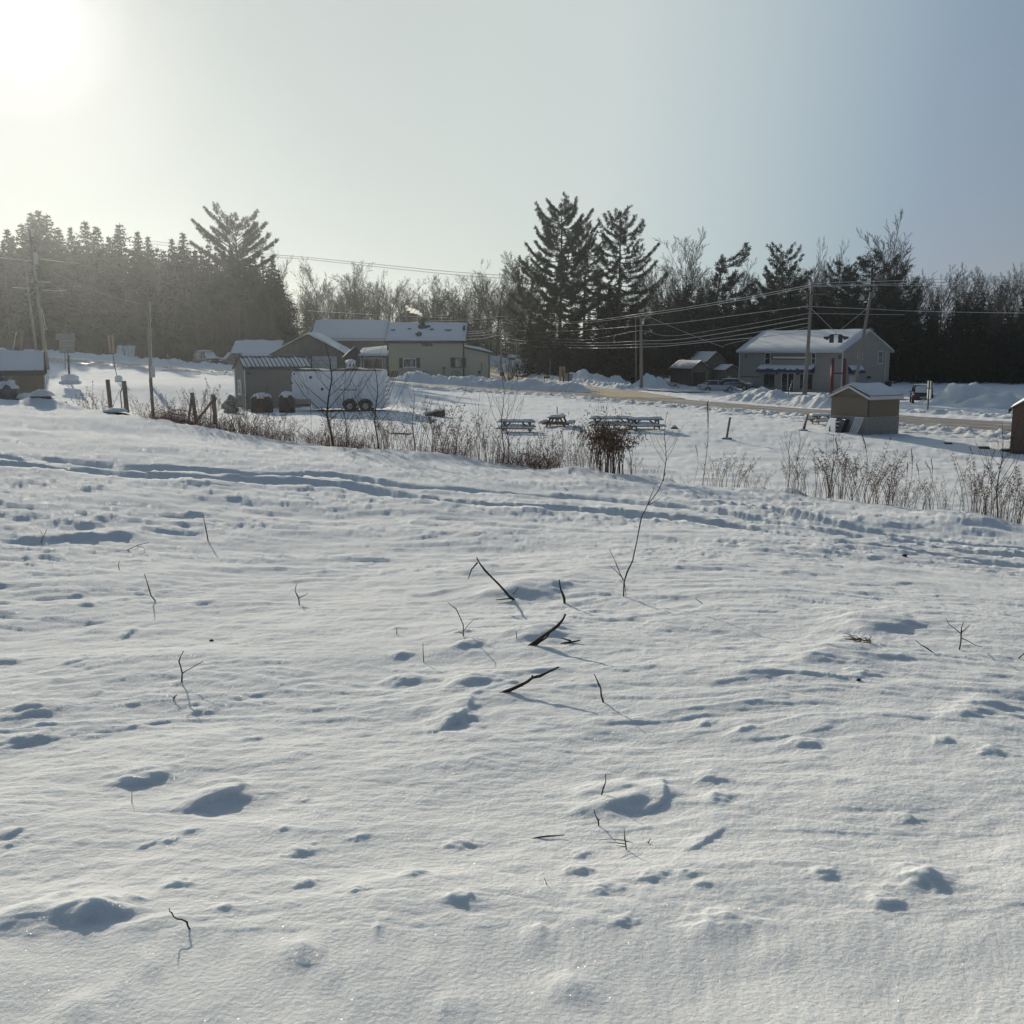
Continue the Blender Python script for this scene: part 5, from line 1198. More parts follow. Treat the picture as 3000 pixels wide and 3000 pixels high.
p = gnd(1975, 1257, 53.5); t = empty('snow_topped_stump', p, 0, 'dark stump with a snow peak in the field right of the tables', 'stump'); MB().lathe((0, 0, -.05), [(.26, 0), (.2, .12), (.08, .22), (0, .24)], 10).build('stump_body', M['old_wood'], t); blob((0, .02, .1), .15, .15, .12, 3, .1, 12, 5, -.1).build('snow_cap', SNOW_CAP, t, True)
p = gnd(1170, 1255, 45); t = empty('buried_board', p, R(-10), 'flat board edge showing in the snow below the trailer shadow', 'board'); MB().box(-.45, .5, -.2, .2, -.02, .04).build('board', M['old_wood'], t); MB().box(-.44, .2, -.18, .15, .0405, .075).build('snow_cap', SNOW_CAP, t)
# mailbox and hand rail by the side road
p = gnd(1600, 1131, 108); t = empty('mailbox', p, R(5), 'dark mailbox on twin posts beside the side road', 'mailbox')
for x in (-.18, .08): MB().beam((x, 0, -.05), (x, 0, .78), .09).build('post', M['old_wood'], t)
m = MB(); m.prism([(-.25, -.12, .76), (-.25, .12, .76), (-.25, .12, .90), (-.25, .07, .98), (-.25, -.07, .98), (-.25, -.12, .90)], (.62, 0, 0)); m.build('box_body', M['black'], t); MB().box(-.22, .34, -.09, .09, .982, 1.03).build('snow_cap', SNOW_CAP, t)
p = gnd(1503, 1123, 112); t = empty('hand_rail', p, R(-8), 'short dark railing with four uprights by the side road mouth', 'railing')
for i in range(4): MB().beam((i * .5, 0, -.05), (i * .5, 0, .82 - i * .06), .06).build('upright', M['black'], t)
MB().beam((-.02, 0, .84), (1.52, 0, .66), .07).build('rail', M['black'], t)
p = gnd(1471, 1118, 112.5); t = empty('street_name_sign', p, R(10), 'small teal sign in front of the bare roadside shrub', 'sign'); MB().beam((0, 0, 0), (0, 0, .8), .05).build('post', M['dark_metal'], t); MB().box(-.25, .25, -.03, .0, .7, 1.15).build('sign_panel', M['teal'], t)
# ------------------------------------------------------------------ trees
M['needle'] = mat('pine_needles', (.022, .038, .026), .7, var=.45, scale=.6, spec=.15)
M['needle2'] = mat('hemlock_needles', (.015, .027, .019), .75, var=.45, scale=.5, spec=.1)
M['bark'] = mat('tree_bark', (.06, .05, .042), .9, var=.3, scale=3, stretch=(3, 3, .5))
M['pale_bark'] = mat('pale_bark', (.20, .18, .16), .9, var=.25, scale=3, stretch=(3, 3, .5))
M['twig'] = mat('winter_twigs', (.055, .044, .036), .9, var=.2, scale=2)
class Proto:
    """Mesh parts of one kind of tree, shared by its copies."""
    def __init__(s, parts): s.parts = [(n, mb.build(n, m).data) for n, mb, m in parts]; [bpy.data.objects.remove(o) for o in [o for o in list(COL.objects) if o.data in [d for _, d in s.parts]]]
    def place(s, name, loc, scale, rz, label, cat='tree', group=None, lean=(0, 0)):
        t = bpy.data.objects.new(name, None); COL.objects.link(t); t.location = loc; t.scale = scale if hasattr(scale, '__len__') else (scale,) * 3; t.rotation_euler = (lean[0], lean[1], rz)
        tag(t, label, cat, group)
        for n, d in s.parts:
            o = bpy.data.objects.new(n, d); COL.objects.link(o); o.parent = t
            if n in ('seed_heads', 'dry_leaves', 'crown', 'branches', 'stems', 'canes'): o['kind'] = 'stuff'
        return t
def rv(rnd, k=1.0): return Vector((rnd.uniform(-k, k), rnd.uniform(-k, k), rnd.uniform(-k, k)))
def bare_tree(seed, h=14, fork=.3, up=.55, wide=.6, dens=1.0, levels=4):
    """Unit: metres for a tree h high."""
    rnd = random.Random(seed); T = MB(); C = MB()
    def grow(p, d, L, r, lv):
        n = 4 if lv == 0 else 3; pts = [p.copy()]; q = p.copy(); dd = d.copy(); seg = L / n
        for i in range(n):
            dd = (dd + rv(rnd, .10 if lv else .05) + Vector((0, 0, .05 if lv else .04))).normalized(); q = q + dd * seg; pts.append(q.copy())
        rr = [max(r * (1 - .72 * i / n), .009) for i in range(n + 1)]
        (T if lv == 0 else C).tube(pts, rr, 6 if lv == 0 else 3, False)
        if lv >= levels: return
        k = int({0: 15, 1: 8, 2: 6, 3: 5}[lv] * dens)
        for i in range(k):
            t = (fork + (1 - fork) * (i + rnd.random()) / k) if lv == 0 else (.15 + .85 * (i + rnd.random()) / k)
            a = min(int(t * n), n - 1); b = t * n - a; c = pts[a].lerp(pts[a + 1], b); ax = (pts[a + 1] - pts[a]).normalized()
            s_ = ax.cross(rv(rnd)).normalized(); ang = wide * rnd.uniform(.7, 1.25)
            nd = (ax * math.cos(ang) + s_ * math.sin(ang) + Vector((0, 0, up * .12))).normalized()
            ll = L * ({0: .58, 1: .52, 2: .5, 3: .55}[lv]) * (1 - (.30 if lv == 0 else .5) * t) * rnd.uniform(.75, 1.2)
            grow(c, nd, ll, rr[a] * .42, lv + 1)
    grow(Vector((0, 0, -.2)), Vector((rnd.uniform(-.03, .03), rnd.uniform(-.03, .03), 1)), h * .74, h * .0135, 0)
    return Proto([('trunk', T, M['bark']), ('crown', C, M['twig'])])
def card(m, c, d, l, w, rnd):
    s = d.cross(rv(rnd)); s.normalize(); s *= w / 2; k = len(m.v)
    m.v += [tuple(c - s), tuple(c + s), tuple(c + d * l + s * .3), tuple(c + d * l - s * .3)]; m.f.append((k, k + 1, k + 2, k + 3))
def spruce(seed, h=20, wid=.20, whorls=34, droop=.25, ragged=.25, low=.02, top=0.0):
    rnd = random.Random(seed); T = MB().tube([(0, 0, -.2), (0, 0, h * .5), (0, 0, h)], [h * .012, h * .008, .02], 6); C = MB()
    for i in range(whorls):
        t = low + (1 - low) * (i / whorls) ** .92; z = h * t; R0 = h * wid * (1 - t) ** .95 + .05
        nb = 9 if t < .8 else 6
        for j in range(nb):
            a = j / nb * 6.283 + rnd.random() * 1.2; Rr = R0 * rnd.uniform(1 - ragged, 1 + ragged * .7); zz = z + rnd.uniform(-.3, .3) * h / whorls
            d = Vector((math.cos(a), math.sin(a), 0)); n = max(4, int(Rr / .34))
            for q in range(n):
                f = (q + .5) / n; c = d * Rr * f + Vector((0, 0, zz - droop * Rr * f * f + .10 * Rr * (f > .8))) + rv(rnd, .12 if t < .85 else .04)
                for _ in range(3):
                    dd = (d * rnd.uniform(.2, 1) + rv(rnd, .8) + Vector((0, 0, -.12))).normalized()
                    k_ = .45 + .55 * min(1, (1 - t) * 3.2); card(C, c, dd, rnd.uniform(.35, .7) * k_, rnd.uniform(.16, .32) * k_, rnd)
    return Proto([('trunk', T, M['bark']), ('crown', C, M['needle2'])])
def white_pine(seed, h=25, start=.30, wid=.26, nb=60, lean=0, vary=(.62, 1.18), flat=1.0, crown=None, tuft=1.0, windward=0, bare=.06):
    """Layered boughs that sweep up at the tips. crown(t) gives relative reach at relative height t."""
    rnd = random.Random(seed); T = MB(); C = MB()
    P = [Vector((lean * (t ** 2) * h * .1 + .12 * math.sin(t * 7 + seed), .1 * math.sin(t * 5), t * h)) for t in np.linspace(0, 1, 9)]; P[0].z = -.3
    T.tube(P, [h * .0155 * (1 - .9 * t) + .03 for t in np.linspace(0, 1, 9)], 8)
    crown = crown or (lambda t: (1 - ((t - start) / (1 - start)) ** 1.6) * .9 + .1)
    def spray(c, d, s_):
        for _ in range(int(9 * s_)):
            dd = (d * .9 + rv(rnd, .8) + Vector((0, 0, .55))).normalized(); card(C, c + rv(rnd, .20), dd, rnd.uniform(.22, .42), rnd.uniform(.05, .11), rnd)
    for i in range(nb):
        t = start + (1 - start) * ((i + rnd.random() * .6) / nb) ** .95; t = min(t, .995)
        k = t * 8; a0 = int(min(k, 7)); base = P[a0].lerp(P[a0 + 1], k - a0); a = i * 2.4 + rnd.uniform(-.5, .5)
        Rr = h * wid * crown(t) * rnd.uniform(*vary)
        if windward: Rr *= 1 + windward * math.cos(a)
        if Rr < .3: Rr = .3
        rise = .05 + .55 * max(0, (t - .55)) * 2 ; d = Vector((math.cos(a), math.sin(a), 0))
        nseg = 5; pts = []
        for q in range(nseg + 1):
            f = q / nseg; pts.append(base + d * Rr * f + Vector((0, 0, Rr * (rise * f - .12 * math.sin(f * 3.1) * flat + .20 * f ** 3))) + rv(rnd, .08) * f)
        T.tube(pts, [max(.02, .018 * Rr * (1 - .8 * q / nseg)) for q in range(nseg + 1)], 4, False)
        if i < nb * bare: continue
        n = max(4, int(Rr / .24 * tuft))
        for q in range(n):
            f = .30 + .70 * (q + rnd.random()) / n; kk = f * nseg; b0 = min(int(kk), nseg - 1); c = pts[b0].lerp(pts[b0 + 1], kk - b0)
            side = d.cross(Vector((0, 0, 1))) * rnd.choice((-1, 1)); sl = Rr * .30 * (1.1 - f) + .25
            for u in range(3):
                g = (u + 1) / 3; spray(c + (side * .8 + d * .5).normalized() * sl * g * rnd.uniform(.6, 1.1) + Vector((0, 0, .08 * g)), (d + side * .6).normalized(), 1.0)
    return Proto([('trunk', T, M['bark']), ('crown', C, M['needle'])])

def tree_at(proto, ph, name, px, ptop, Y, label, group=None, rz=0, wx=1.0, cat='tree', lean=(0, 0), sink=0.3):
    """Put a tree so that its foot stands on the ground and its tip reaches the pixel row."""
    p = at(px, ptop, Y); z = gz(p.x, p.y, False) - sink; s = (p.z - z) / ph
    return proto.place(name, (p.x, p.y, z), (s * wx, s * wx, s), rz, label, cat, group, lean)
def zone(px):
    for a, b in ((60, 'at the left frame edge'), (230, 'behind the route signs'), (420, 'behind the narrow sign backs'), (560, 'right of the yard service pole'), (670, 'behind the snow covered car'), (800, 'behind the low snow roofed shed'),
                 (920, 'behind the garage'), (1130, 'over the barn roof'), (1260, 'over the farmhouse left half'), (1380, 'over the farmhouse right half'), (1480, 'over the sagging cables'), (1580, 'left of the tall pines'), (1740, 'beneath the tallest pine'), (1900, 'beneath the airy pine'),
                 (2000, 'right of the verge pole'), (2160, 'above the sedan and small sheds'), (2300, 'over the store left half'), (2420, 'over the store middle'), (2560, 'over the store right half'), (2700, 'between store and dark vehicle'), (2850, 'above the snow mountain')):
        if px < a: return b
    return 'above the brown shed'
rnd = random.Random(5)
SPR = [spruce(11, 20, .27, 40), spruce(12, 20, .31, 36, .3, .4), spruce(13, 20, .24, 42, .2, .3)]
HM = [spruce(21, 16, .30, 24, .15, .5), spruce(22, 16, .36, 22, .1, .6), spruce(23, 16, .27, 24, .2, .45)]
BT = [bare_tree(31, 14, .34, .4, .62), bare_tree(32, 14, .28, .5, .55), bare_tree(33, 14, .38, .3, .75), bare_tree(34, 14, .26, .7, .48, 1.1), bare_tree(35, 14, .36, .4, .68)]
# tall pines in the middle
WP1 = white_pine(41, 25, .20, .235, 105, vary=(.5, 1.3), crown=lambda t: (.95 if t < .60 else .95 - .22 * (t - .60) / .25 if t < .85 else .73 - .28 * (t - .85) / .15), tuft=1.35)
WP2 = white_pine(42, 25, .26, .33, 74, vary=(.4, 1.2), crown=lambda t: (1.0 - .80 * ((t - .26) / .74) ** 2.1) if t > .42 else .85, tuft=1.1)
WP3 = white_pine(43, 18, .30, .30, 44, crown=lambda t: .9 if t < .7 else .9 - (t - .7) * 1.6, tuft=.9)
WPF = white_pine(47, 20, .42, .36, 58, vary=(.5, 1.15), crown=lambda t: .5 + .5 * math.sin((t - .45) / .55 * 2.6), tuft=1.3, flat=-.5)
WPW = white_pine(45, 15, .45, .30, 30, windward=.8, crown=lambda t: .75 + .3 * math.sin(t * 5), tuft=1.3)
PG = 'tall pines in the middle of the woods'
tree_at(WP1, 26.6, 'white_pine', 1645, 583, 140, 'tallest dense pine, middle of the photo, with blunt crown', PG, .4, .86)
tree_at(WP2, 25.8, 'white_pine', 1716, 655, 146, 'narrower pine wedged between the two tallest pines', PG, 2.0, .80)
tree_at(WP2, 25.8, 'white_pine', 1818, 612, 140, 'airy pine with stepped open boughs right of the tallest pine', PG, .9, .88)
tree_at(WP3, 18, 'white_pine', 1556, 772, 138, 'thin flat boughed pine at the left foot of the tallest pine', PG, 2.6, .85)
tree_at(WPF, 22.8, 'white_pine', 688, 628, 146, 'spreading pine with fan of upswept boughs above the left woods', None, 1.0, .80)
tree_at(WPW, 15, 'white_pine', 2086, 762, 155, 'wind swept pine leaning right behind the dark roadside woods', None, .1, 1.0, lean=(0, .08))
tree_at(WP3, 18, 'white_pine', 2294, 738, 156, 'pointed pine with a small top rising above the store pole', None, .5, .8)
tree_at(WP3, 18, 'white_pine', 2290, 800, 160, 'broad pine body right behind the small topped pine', None, 1.5, 1.1)
tree_at(WP3, 18, 'white_pine', 2475, 790, 154, 'ragged pine over the right half of the store roof', None, 3.5, .85)
tree_at(WP3, 18, 'white_pine', 2560, 765, 154, 'largest dark pine right of the leaning pole', None, 4.5, 1.35)
tree_at(WP3, 18, 'white_pine', 2640, 835, 156, 'low pine leaning from the largest dark pine to the right', None, 5.5, 1.2)
BG = 'single bare trees standing out on the skyline'
for i, (px, y, Y, pr, wx, lb) in enumerate((
        (1052, 772, 185, 0, .9, 'tallest bare tree over the barn roof'), (924, 785, 180, 1, 1.0, 'broad bare tree left of the tree over the barn'),
        (820, 762, 165, 3, .8, 'slim bare tree touching the right flank of the left evergreens'), (1270, 818, 190, 4, 1.1, 'round bare tree above the farmhouse chimney'),
        (1190, 826, 190, 2, .9, 'small bare tree over the left half of the farmhouse roof'), (1452, 775, 160, 2, 1.15, 'wide bare tree left of the tall pines'),
        (1530, 748, 165, 0, .9, 'tall bare tree just left of the tall pines'), (2012, 716, 160, 1, 1.05, 'tall vase shaped bare tree right of the tall pines'),
        (1950, 790, 160, 4, 1.0, 'lower bare tree between the tall pines and the vase shaped one'), (2602, 673, 162, 3, 1.05, 'highest bare tree, upright, right side above the leaning pole'),
        (2672, 775, 160, 1, .9, 'bare tree leaning on the right of the highest bare tree'), (2968, 812, 158, 4, 1.2, 'wide bare tree at the right frame edge'),
        (2395, 752, 165, 3, .8, 'brush like bare tree between pine and store pole'), (2435, 756, 166, 3, .7, 'second brush like bare tree just left of the leaning pole'))):
    tree_at(BT[pr], 13.6, 'bare_tree', px, y, Y, lb, BG, i * 1.3, wx)
# left evergreens
LG = 'dense evergreens of the left woods'
named = {111: 'double topped spruce over the leaning pole', 247: 'pointed spruce right of the leaning pole', 350: 'spruce tip between the two narrow sign backs and the yard pole', 535: 'lone pointed spruce left of the fan shaped pine'}
for i, (px, y) in enumerate(((20, 668), (62, 652), (91, 620), (111, 612), (136, 624), (170, 668), (205, 662), (247, 644), (281, 660), (318, 690), (350, 652), (402, 674), (432, 690), (478, 730), (510, 735), (535, 678), (572, 735), (-40, 650), (-90, 640))):
    tree_at(SPR[i % 3], 20, 'spruce_tree', px, y, 152 + (i * 7) % 17, named.get(px, 'pointed dark spruce tip ' + zone(px)), LG, i * 1.1, rnd.uniform(1.15, 1.55))
for i in range(46):
    px = -110 + i * 20.5 + rnd.uniform(-8, 8)
    if px > 830: break
    y = 735 + rnd.uniform(-28, 35) if px > 560 else 715 + rnd.uniform(-25, 45)
    if px > 770: y += (px - 770) * 1.4
    tree_at((SPR + HM)[i % 6], 20 if i % 6 < 3 else 16, 'spruce_tree' if i % 6 < 3 else 'hemlock_tree', px, y, 148 + rnd.uniform(0, 16), 'lower dark evergreen in the left woods ' + zone(px), 'evergreen fill of the left woods' + ' ' + zone(px), i * 2.3, rnd.uniform(.9, 1.25))
for i in range(7):
    px = 590 + i * 34 + rnd.uniform(-10, 10); tree_at(BT[i % 5], 13.6, 'bare_tree', px, 915 + rnd.uniform(-40, 40), 144, 'pale thin bare tree before evergreens ' + zone(px), 'pale bare trees before the left evergreens' + ' ' + zone(px), i, .7)
# bare woods behind the farm
for i in range(46):
    px = 780 + i * 17.5 + rnd.uniform(-9, 9); Y = rnd.uniform(165, 235); y = 850 + 18 * math.sin(px / 60.) + rnd.uniform(-25, 30)
    tree_at(BT[i % 5], 13.6, 'bare_tree', px, y, Y, 'leafless tree in the bare woods ' + zone(px), 'bare woods behind the farm' + ' ' + zone(px), i * 1.7, rnd.uniform(.9, 1.3))
for i in range(26):
    px = 830 + i * 30 + rnd.uniform(-9, 9); tree_at(HM[i % 3], 16, 'young_hemlock', px, 925 + rnd.uniform(-20, 30), rnd.uniform(190, 245), 'low young evergreen under bare trees ' + zone(px), 'young evergreens under the bare woods' + ' ' + zone(px), i, 1.5)
# right woods
for i in range(74):
    px = 1560 + i * 21 + rnd.uniform(-9, 9); Y = (135 if px < 1900 else 158) + (i * 5) % 18
    y = 845 + rnd.uniform(-25, 45) + (30 if px > 2650 else 0) + (25 if 1850 < px < 1950 else 0)
    if px < 1770: y += 85
    tree_at(HM[i % 3], 16, 'hemlock_tree', px, y, Y, 'tall dark evergreen in the shaded woods ' + zone(px), 'dark evergreens of the right woods' + ' ' + zone(px), i * 1.9, rnd.uniform(.85, 1.15))
for i in range(40):
    px = 1600 + i * 38 + rnd.uniform(-9, 9); tree_at(HM[i % 3], 16, 'young_hemlock', px, 960 + rnd.uniform(-20, 40), (130 if px < 1900 else 152) + rnd.uniform(0, 6), 'low evergreen at the wood foot ' + zone(px), 'young evergreens at the foot of the right woods' + ' ' + zone(px), i, 1.5)
for i in range(34):
    px = 1880 + i * 34 + rnd.uniform(-12, 12); tree_at(BT[i % 5], 13.6, 'bare_tree', px, 800 + rnd.uniform(-5, 45), 165 + rnd.uniform(0, 12), 'bare tree poking out of dark woods ' + zone(px), 'bare trees poking out of the right woods' + ' ' + zone(px), i * 2.1, rnd.uniform(.8, 1.1))
# a thicket hides the foot of the woods
def thicket(name, pts, h0, h1, n, label, seed, material='twig'):
    r = random.Random(seed); m = MB(); L = resample(pts, .5)
    for _ in range(n):
        a = r.choice(L); x = a[0] + r.uniform(-2, 2); y = a[1] + r.uniform(-3, 5); z = float(FIELD(np.array([x]), np.array([y]))[0]); h = r.uniform(h0, h1); q = Vector((x, y, z - .1)); d = Vector((r.uniform(-.3, .3), r.uniform(-.3, .3), 1)).normalized()
        m.tube([q, q + d * h * .5 + rv(r, .1), q + d * h + rv(r, .3)], [.03, .02, .01], 3, False)
        for k in range(3): c = q + d * h * r.uniform(.3, .9); m.tube([c, c + (d + rv(r, .9)).normalized() * h * .35], [.015, .008], 3, False)
    o = m.build(name, M[material]); tag(o, label, None, None, 'stuff')
line = [tuple(at(px, 1050, Y))[:2] for px, Y in ((-150, 144), (200, 142), (500, 144), (800, 150), (900, 165))]
thicket('brushwood', line, 1.0, 3.2, 2600, 'grey brushwood at the foot of the left woods', 3)
line = [tuple(at(px, 1050, Y))[:2] for px, Y in ((800, 170), (1100, 180), (1300, 180), (1420, 185))]
thicket('brushwood', line, 1.5, 5, 2500, 'brushwood behind the barn', 4)
line = [tuple(at(px, 1050, Y))[:2] for px, Y in ((1590, 180), (1680, 150), (1760, 140), (1900, 136))]
thicket('brushwood', line, 1.0, 3.5, 1600, 'brushwood by the far pale house', 5)
# bare shrub by the side road
def shrub(px, py, Y, h, n, label, seed, wide=.8, name='bare_shrub', r0=.03):
    r = random.Random(seed); b = gnd(px, py, Y); m = MB()
    for _ in range(n):
        d = Vector((r.uniform(-wide, wide), r.uniform(-wide, wide) * .7, 1)).normalized(); q = rv(r, .12); q.z = 0; L = h * r.uniform(.7, 1.15); c = [q, q + d * L * .5 + rv(r, .05), q + (d + Vector((0, 0, .2))) * L * .95]; m.tube(c, [r0, r0 * .7, r0 * .3], 3, False)
        for k in range(7): f = r.uniform(.3, 1); s_ = c[1].lerp(c[2], f); m.tube([s_, s_ + (d + rv(r, .8)).normalized() * L * .28], [r0 * .4, r0 * .2], 3, False)
    o = m.build(name, M['bark_dark']); o.location = b; tag(o, label, 'shrub'); return o
shrub(1488, 1124, 108, 2.3, 26, 'bare fan shaped shrub at the junction beside the farmhouse', 4)
# ------------------------------------------------------------------ weeds, saplings and twigs on the hill
M['weed'] = mat('dry_weed_stem', (.12, .072, .045), .85, var=.3, scale=14)
M['seed'] = mat('dry_seed_head', (.16, .10, .062), .95, var=.35, scale=20)
M['red_weed'] = mat('reddish_weed', (.17, .08, .06), .9, var=.3, scale=10)
M['tuft'] = mat('dead_grass', (.22, .18, .11), .9, var=.3, scale=12)
def bits(m, c, n, s, rnd, spread):
    for _ in range(n):
        p = c + rv(rnd, spread); d = rv(rnd).normalized(); card(m, p, d, s * rnd.uniform(.6, 1.4), s * .55, rnd)
def goldenrod(seed, h=1.0, n=9, spread=.28, heads=1.0, mat_='weed'):
    """Curved stems with drooping plumes."""
    r = random.Random(seed); S_ = MB(); H = MB()
    for _ in range(n):
        q = Vector((r.uniform(-spread, spread), r.uniform(-spread, spread) * .7, -.05)); hh = h * r.uniform(.55, 1.1); b = r.uniform(-.6, .6); c = r.uniform(-.4, .4)
        P = [q + Vector((b * hh * t ** 1.8, c * hh * t ** 2, hh * t - .22 * hh * max(0, t - .7) ** 1.5)) for t in np.linspace(0, 1, 6)]
        S_.tube(P, [.0055, .005, .0045, .004, .003, .002], 3, False)
        if r.random() < heads:
            for k in range(int(7)):
                f = .62 + .38 * k / 7; kk = f * 5; a = min(int(kk), 4); p = P[a].lerp(P[a + 1], kk - a); sd = Vector((r.choice((-1, 1)) * r.uniform(.3, 1), r.uniform(-.5, .5), .25)).normalized(); L = .12 * hh * (1.25 - f) + .03
                S_.tube([p, p + sd * L * .7, p + sd * L + Vector((0, 0, -.03))], [.002, .0015, .001], 3, False)
                for u in (.4, .75, 1.0): bits(H, p + sd * L * u, 2, .020, r, .012)
            bits(H, P[-1], 5, .022, r, .02)
        else:
            for k in range(5): p = P[2].lerp(P[5], r.random()); S_.tube([p, p + (rv(r) + Vector((0, 0, .6))).normalized() * .14 * hh], [.002, .001], 3, False)
    return Proto([('stems', S_, M[mat_]), ('seed_heads', H, M['seed'])])
def bramble(seed, h=.6, n=26, spread=.45):
    r = random.Random(seed); S_ = MB(); H = MB()
    for _ in range(n):
        q = Vector((r.uniform(-spread, spread), r.uniform(-spread, spread) * .6, -.04)); d = Vector((r.uniform(-.6, .6), r.uniform(-.6, .6), 1)).normalized(); L = h * r.uniform(.6, 1.2); P = [q]
        for i in range(5): d = (d + rv(r, .35)).normalized(); P.append(P[-1] + d * L / 5)
        S_.tube(P, [.0045, .004, .0035, .003, .0025, .002], 3, False)
        for k in range(5):
            p = r.choice(P[1:]); e = p + (rv(r) + Vector((0, 0, .3))).normalized() * L * .22; S_.tube([p, e], [.0025, .0015], 3, False); bits(H, e, 3, .025, r, .03)
    return Proto([('stems', S_, M['red_weed']), ('dry_leaves', H, M['seed'])])
def sapling(seed, h=2.0, n=9, ang=.45, r0=.014, lean=0.0, low=.25):
    r = random.Random(seed); S_ = MB(); B = MB(); P = [Vector((lean * h * t ** 1.5 + .02 * math.sin(t * 9 + seed) * h, 0, h * t - .05)) for t in np.linspace(0, 1, 7)]
    S_.tube(P, [r0 * (1 - .8 * t) + .0015 for t in np.linspace(0, 1, 7)], 5, False)
    for i in range(n):
        t = low + (1 - low) * (i + .3 * r.random()) / n * .92; kk = t * 6; a = min(int(kk), 5); p = P[a].lerp(P[a + 1], kk - a); s_ = 1 if i % 2 else -1
        d = Vector((s_ * math.sin(ang * r.uniform(.8, 1.3)), r.uniform(-.35, .35), math.cos(ang))).normalized(); L = h * (1 - t) * r.uniform(.55, .85) + .12
        Q = [p, p + d * L * .5, p + (d + Vector((0, 0, .25))).normalized() * L]
        rr = r0 * (1 - t) * .55 + .0015; B.tube(Q, [rr, rr * .7, rr * .35], 3, False)
        if L > .4:
            for k in range(3): f = r.uniform(.3, .9); c = Q[0].lerp(Q[2], f); B.tube([c, c + (d + rv(r, .5) + Vector((0, 0, .4))).normalized() * L * .35], [rr * .4, rr * .2], 3, False)
    return Proto([('stem', S_, M['bark_dark']), ('branches', B, M['bark_dark'])])
def mullein(seed, h=1.4, bend=.15, hook=False, arms=0):
    r = random.Random(seed); S_ = MB(); H = MB()
    def stalk(P0, hh, b, r0):
        P = [P0 + Vector((b * hh * math.sin(t * 2.4) * (1 if t < .7 else .9), .03 * math.sin(t * 6), hh * t)) for t in np.linspace(0, 1, 8)]
        S_.tube(P, [r0 * (1 - .5 * t) for t in np.linspace(0, 1, 8)], 5, False)
        H.tube([P[5], P[6], P[7], P[7] + Vector((.02, 0, .05))], [r0 * .9, r0 * 1.9, r0 * 1.7, r0 * .5], 6)
        for k in range(22): c = P[4].lerp(P[7], r.random()); bits(H, c, 1, .022, r, .014)
        for k in range(10): c = P[1].lerp(P[5], r.random()); bits(S_, c, 1, .03, r, .01)
    stalk(Vector((0, 0, -.05)), h, bend, .0058)
    for k in range(arms): a = (k - arms / 2 + .5) * .16; stalk(Vector((a * .3, r.uniform(-.04, .04), 0)), h * r.uniform(.55, .8), a * 1.6, .0045)
    return Proto([('stalk', S_, M['weed']), ('seed_spike', H, M['seed'])])
def tangle(seed, w=.85, h=1.5):
    """Round bush of arching canes with drooping dry leaves."""
    r = random.Random(seed); S_ = MB(); H = MB()
    for _ in range(48):
        q = Vector((r.uniform(-.35, .35), r.uniform(-.3, .3), -.05)); a = r.uniform(0, 6.283); L = r.uniform(.7, 1.1); out = w * r.uniform(.2, .9); P = []
        for t in np.linspace(0, 1, 8): P.append(q + Vector((math.cos(a) * out * t ** 1.7, math.sin(a) * out * t ** 1.7 * .8, h * L * (t - .42 * t ** 4))))
        S_.tube(P, [.008, .007, .006, .005, .004, .0035, .003, .002], 3, False)
        for k in range(16):
            p = P[3].lerp(P[7], r.random()) if r.random() < .8 else P[2].lerp(P[4], r.random()); e = p + Vector((r.uniform(-1, 1), r.uniform(-1, 1), r.uniform(-.8, .5))).normalized() * r.uniform(.05, .16); S_.tube([p, e], [.003, .0015], 3, False)
            card(H, e, Vector((r.uniform(-.6, .6), r.uniform(-.6, .6), -1)).normalized(), r.uniform(.03, .07), .02, r); card(H, p, rv(r).normalized(), r.uniform(.03, .06), .018, r)
    for _ in range(300):
        c = Vector((r.gauss(0, .28), r.gauss(0, .25), r.uniform(.35, 1.15))); card(H, c, rv(r).normalized(), r.uniform(.03, .08), .016, r)
    return Proto([('canes', S_, M['weed']), ('dry_leaves', H, M['seed'])])
def on_crest(px, back=.4):
    """A spot on the crest line under a pixel column."""
    u = (px - 1500) / FPX; Y = 20.0
    for _ in range(12): Y = float(crest_y(u * Y)) 
    Y += back; return Vector((u * Y, Y, gz(u * Y, Y)))
def where(px):
    for a, b in ((560, 'below the wooden posts'), (700, 'below the grey yard shed'), (800, 'below the wide covered box'), (900, 'before the trailer nose'), (1010, 'before the trailer middle'), (1150, 'before the trailer wheels'), (1290, 'right of the trailer shadow'), (1430, 'below the cream farmhouse'),
                 (1560, 'before the leftmost picnic table'), (1690, 'before the picnic table with pole'), (1860, 'around the tangled round bush'), (2000, 'right of the tangled round bush'), (2200, 'below the lone field stake'), (2400, 'on the snow mound by the crest'), (2560, 'below the field shed'), (2800, 'below the planks in the shed shadow')):
        if px < a: return b
    return 'near the brown shed at the right edge'
rnd = random.Random(77)
GR = [goldenrod(101), goldenrod(102, 1.0, 12, .35), goldenrod(103, 1.0, 6, .2), goldenrod(104, 1.0, 10, .3, .5)]
BR = [bramble(111), bramble(112, .6, 34, .5), bramble(113, .6, 20, .35)]
SG = [sapling(121), sapling(122, 2.0, 11, .38), sapling(123, 2.0, 7, .55), sapling(124, 2.0, 12, .6, .016)]
MU = [mullein(131), mullein(132, 1.4, .25, arms=2), mullein(133, 1.4, .05), mullein(134, 1.4, .10, arms=5)]
def wplace(proto, ph, name, px, py_top, back, label, cat, group=None, rz=None, wx=1.0, leanx=0.0):
    p = on_crest(px, back); top = at(px, py_top, p.y); s = max(.1, (top.z - p.z) / ph)
    return proto.place(name, p, (s * wx, s * wx, s), rnd.uniform(0, 6.28) if rz is None else rz, label, cat, group, (0, leanx))
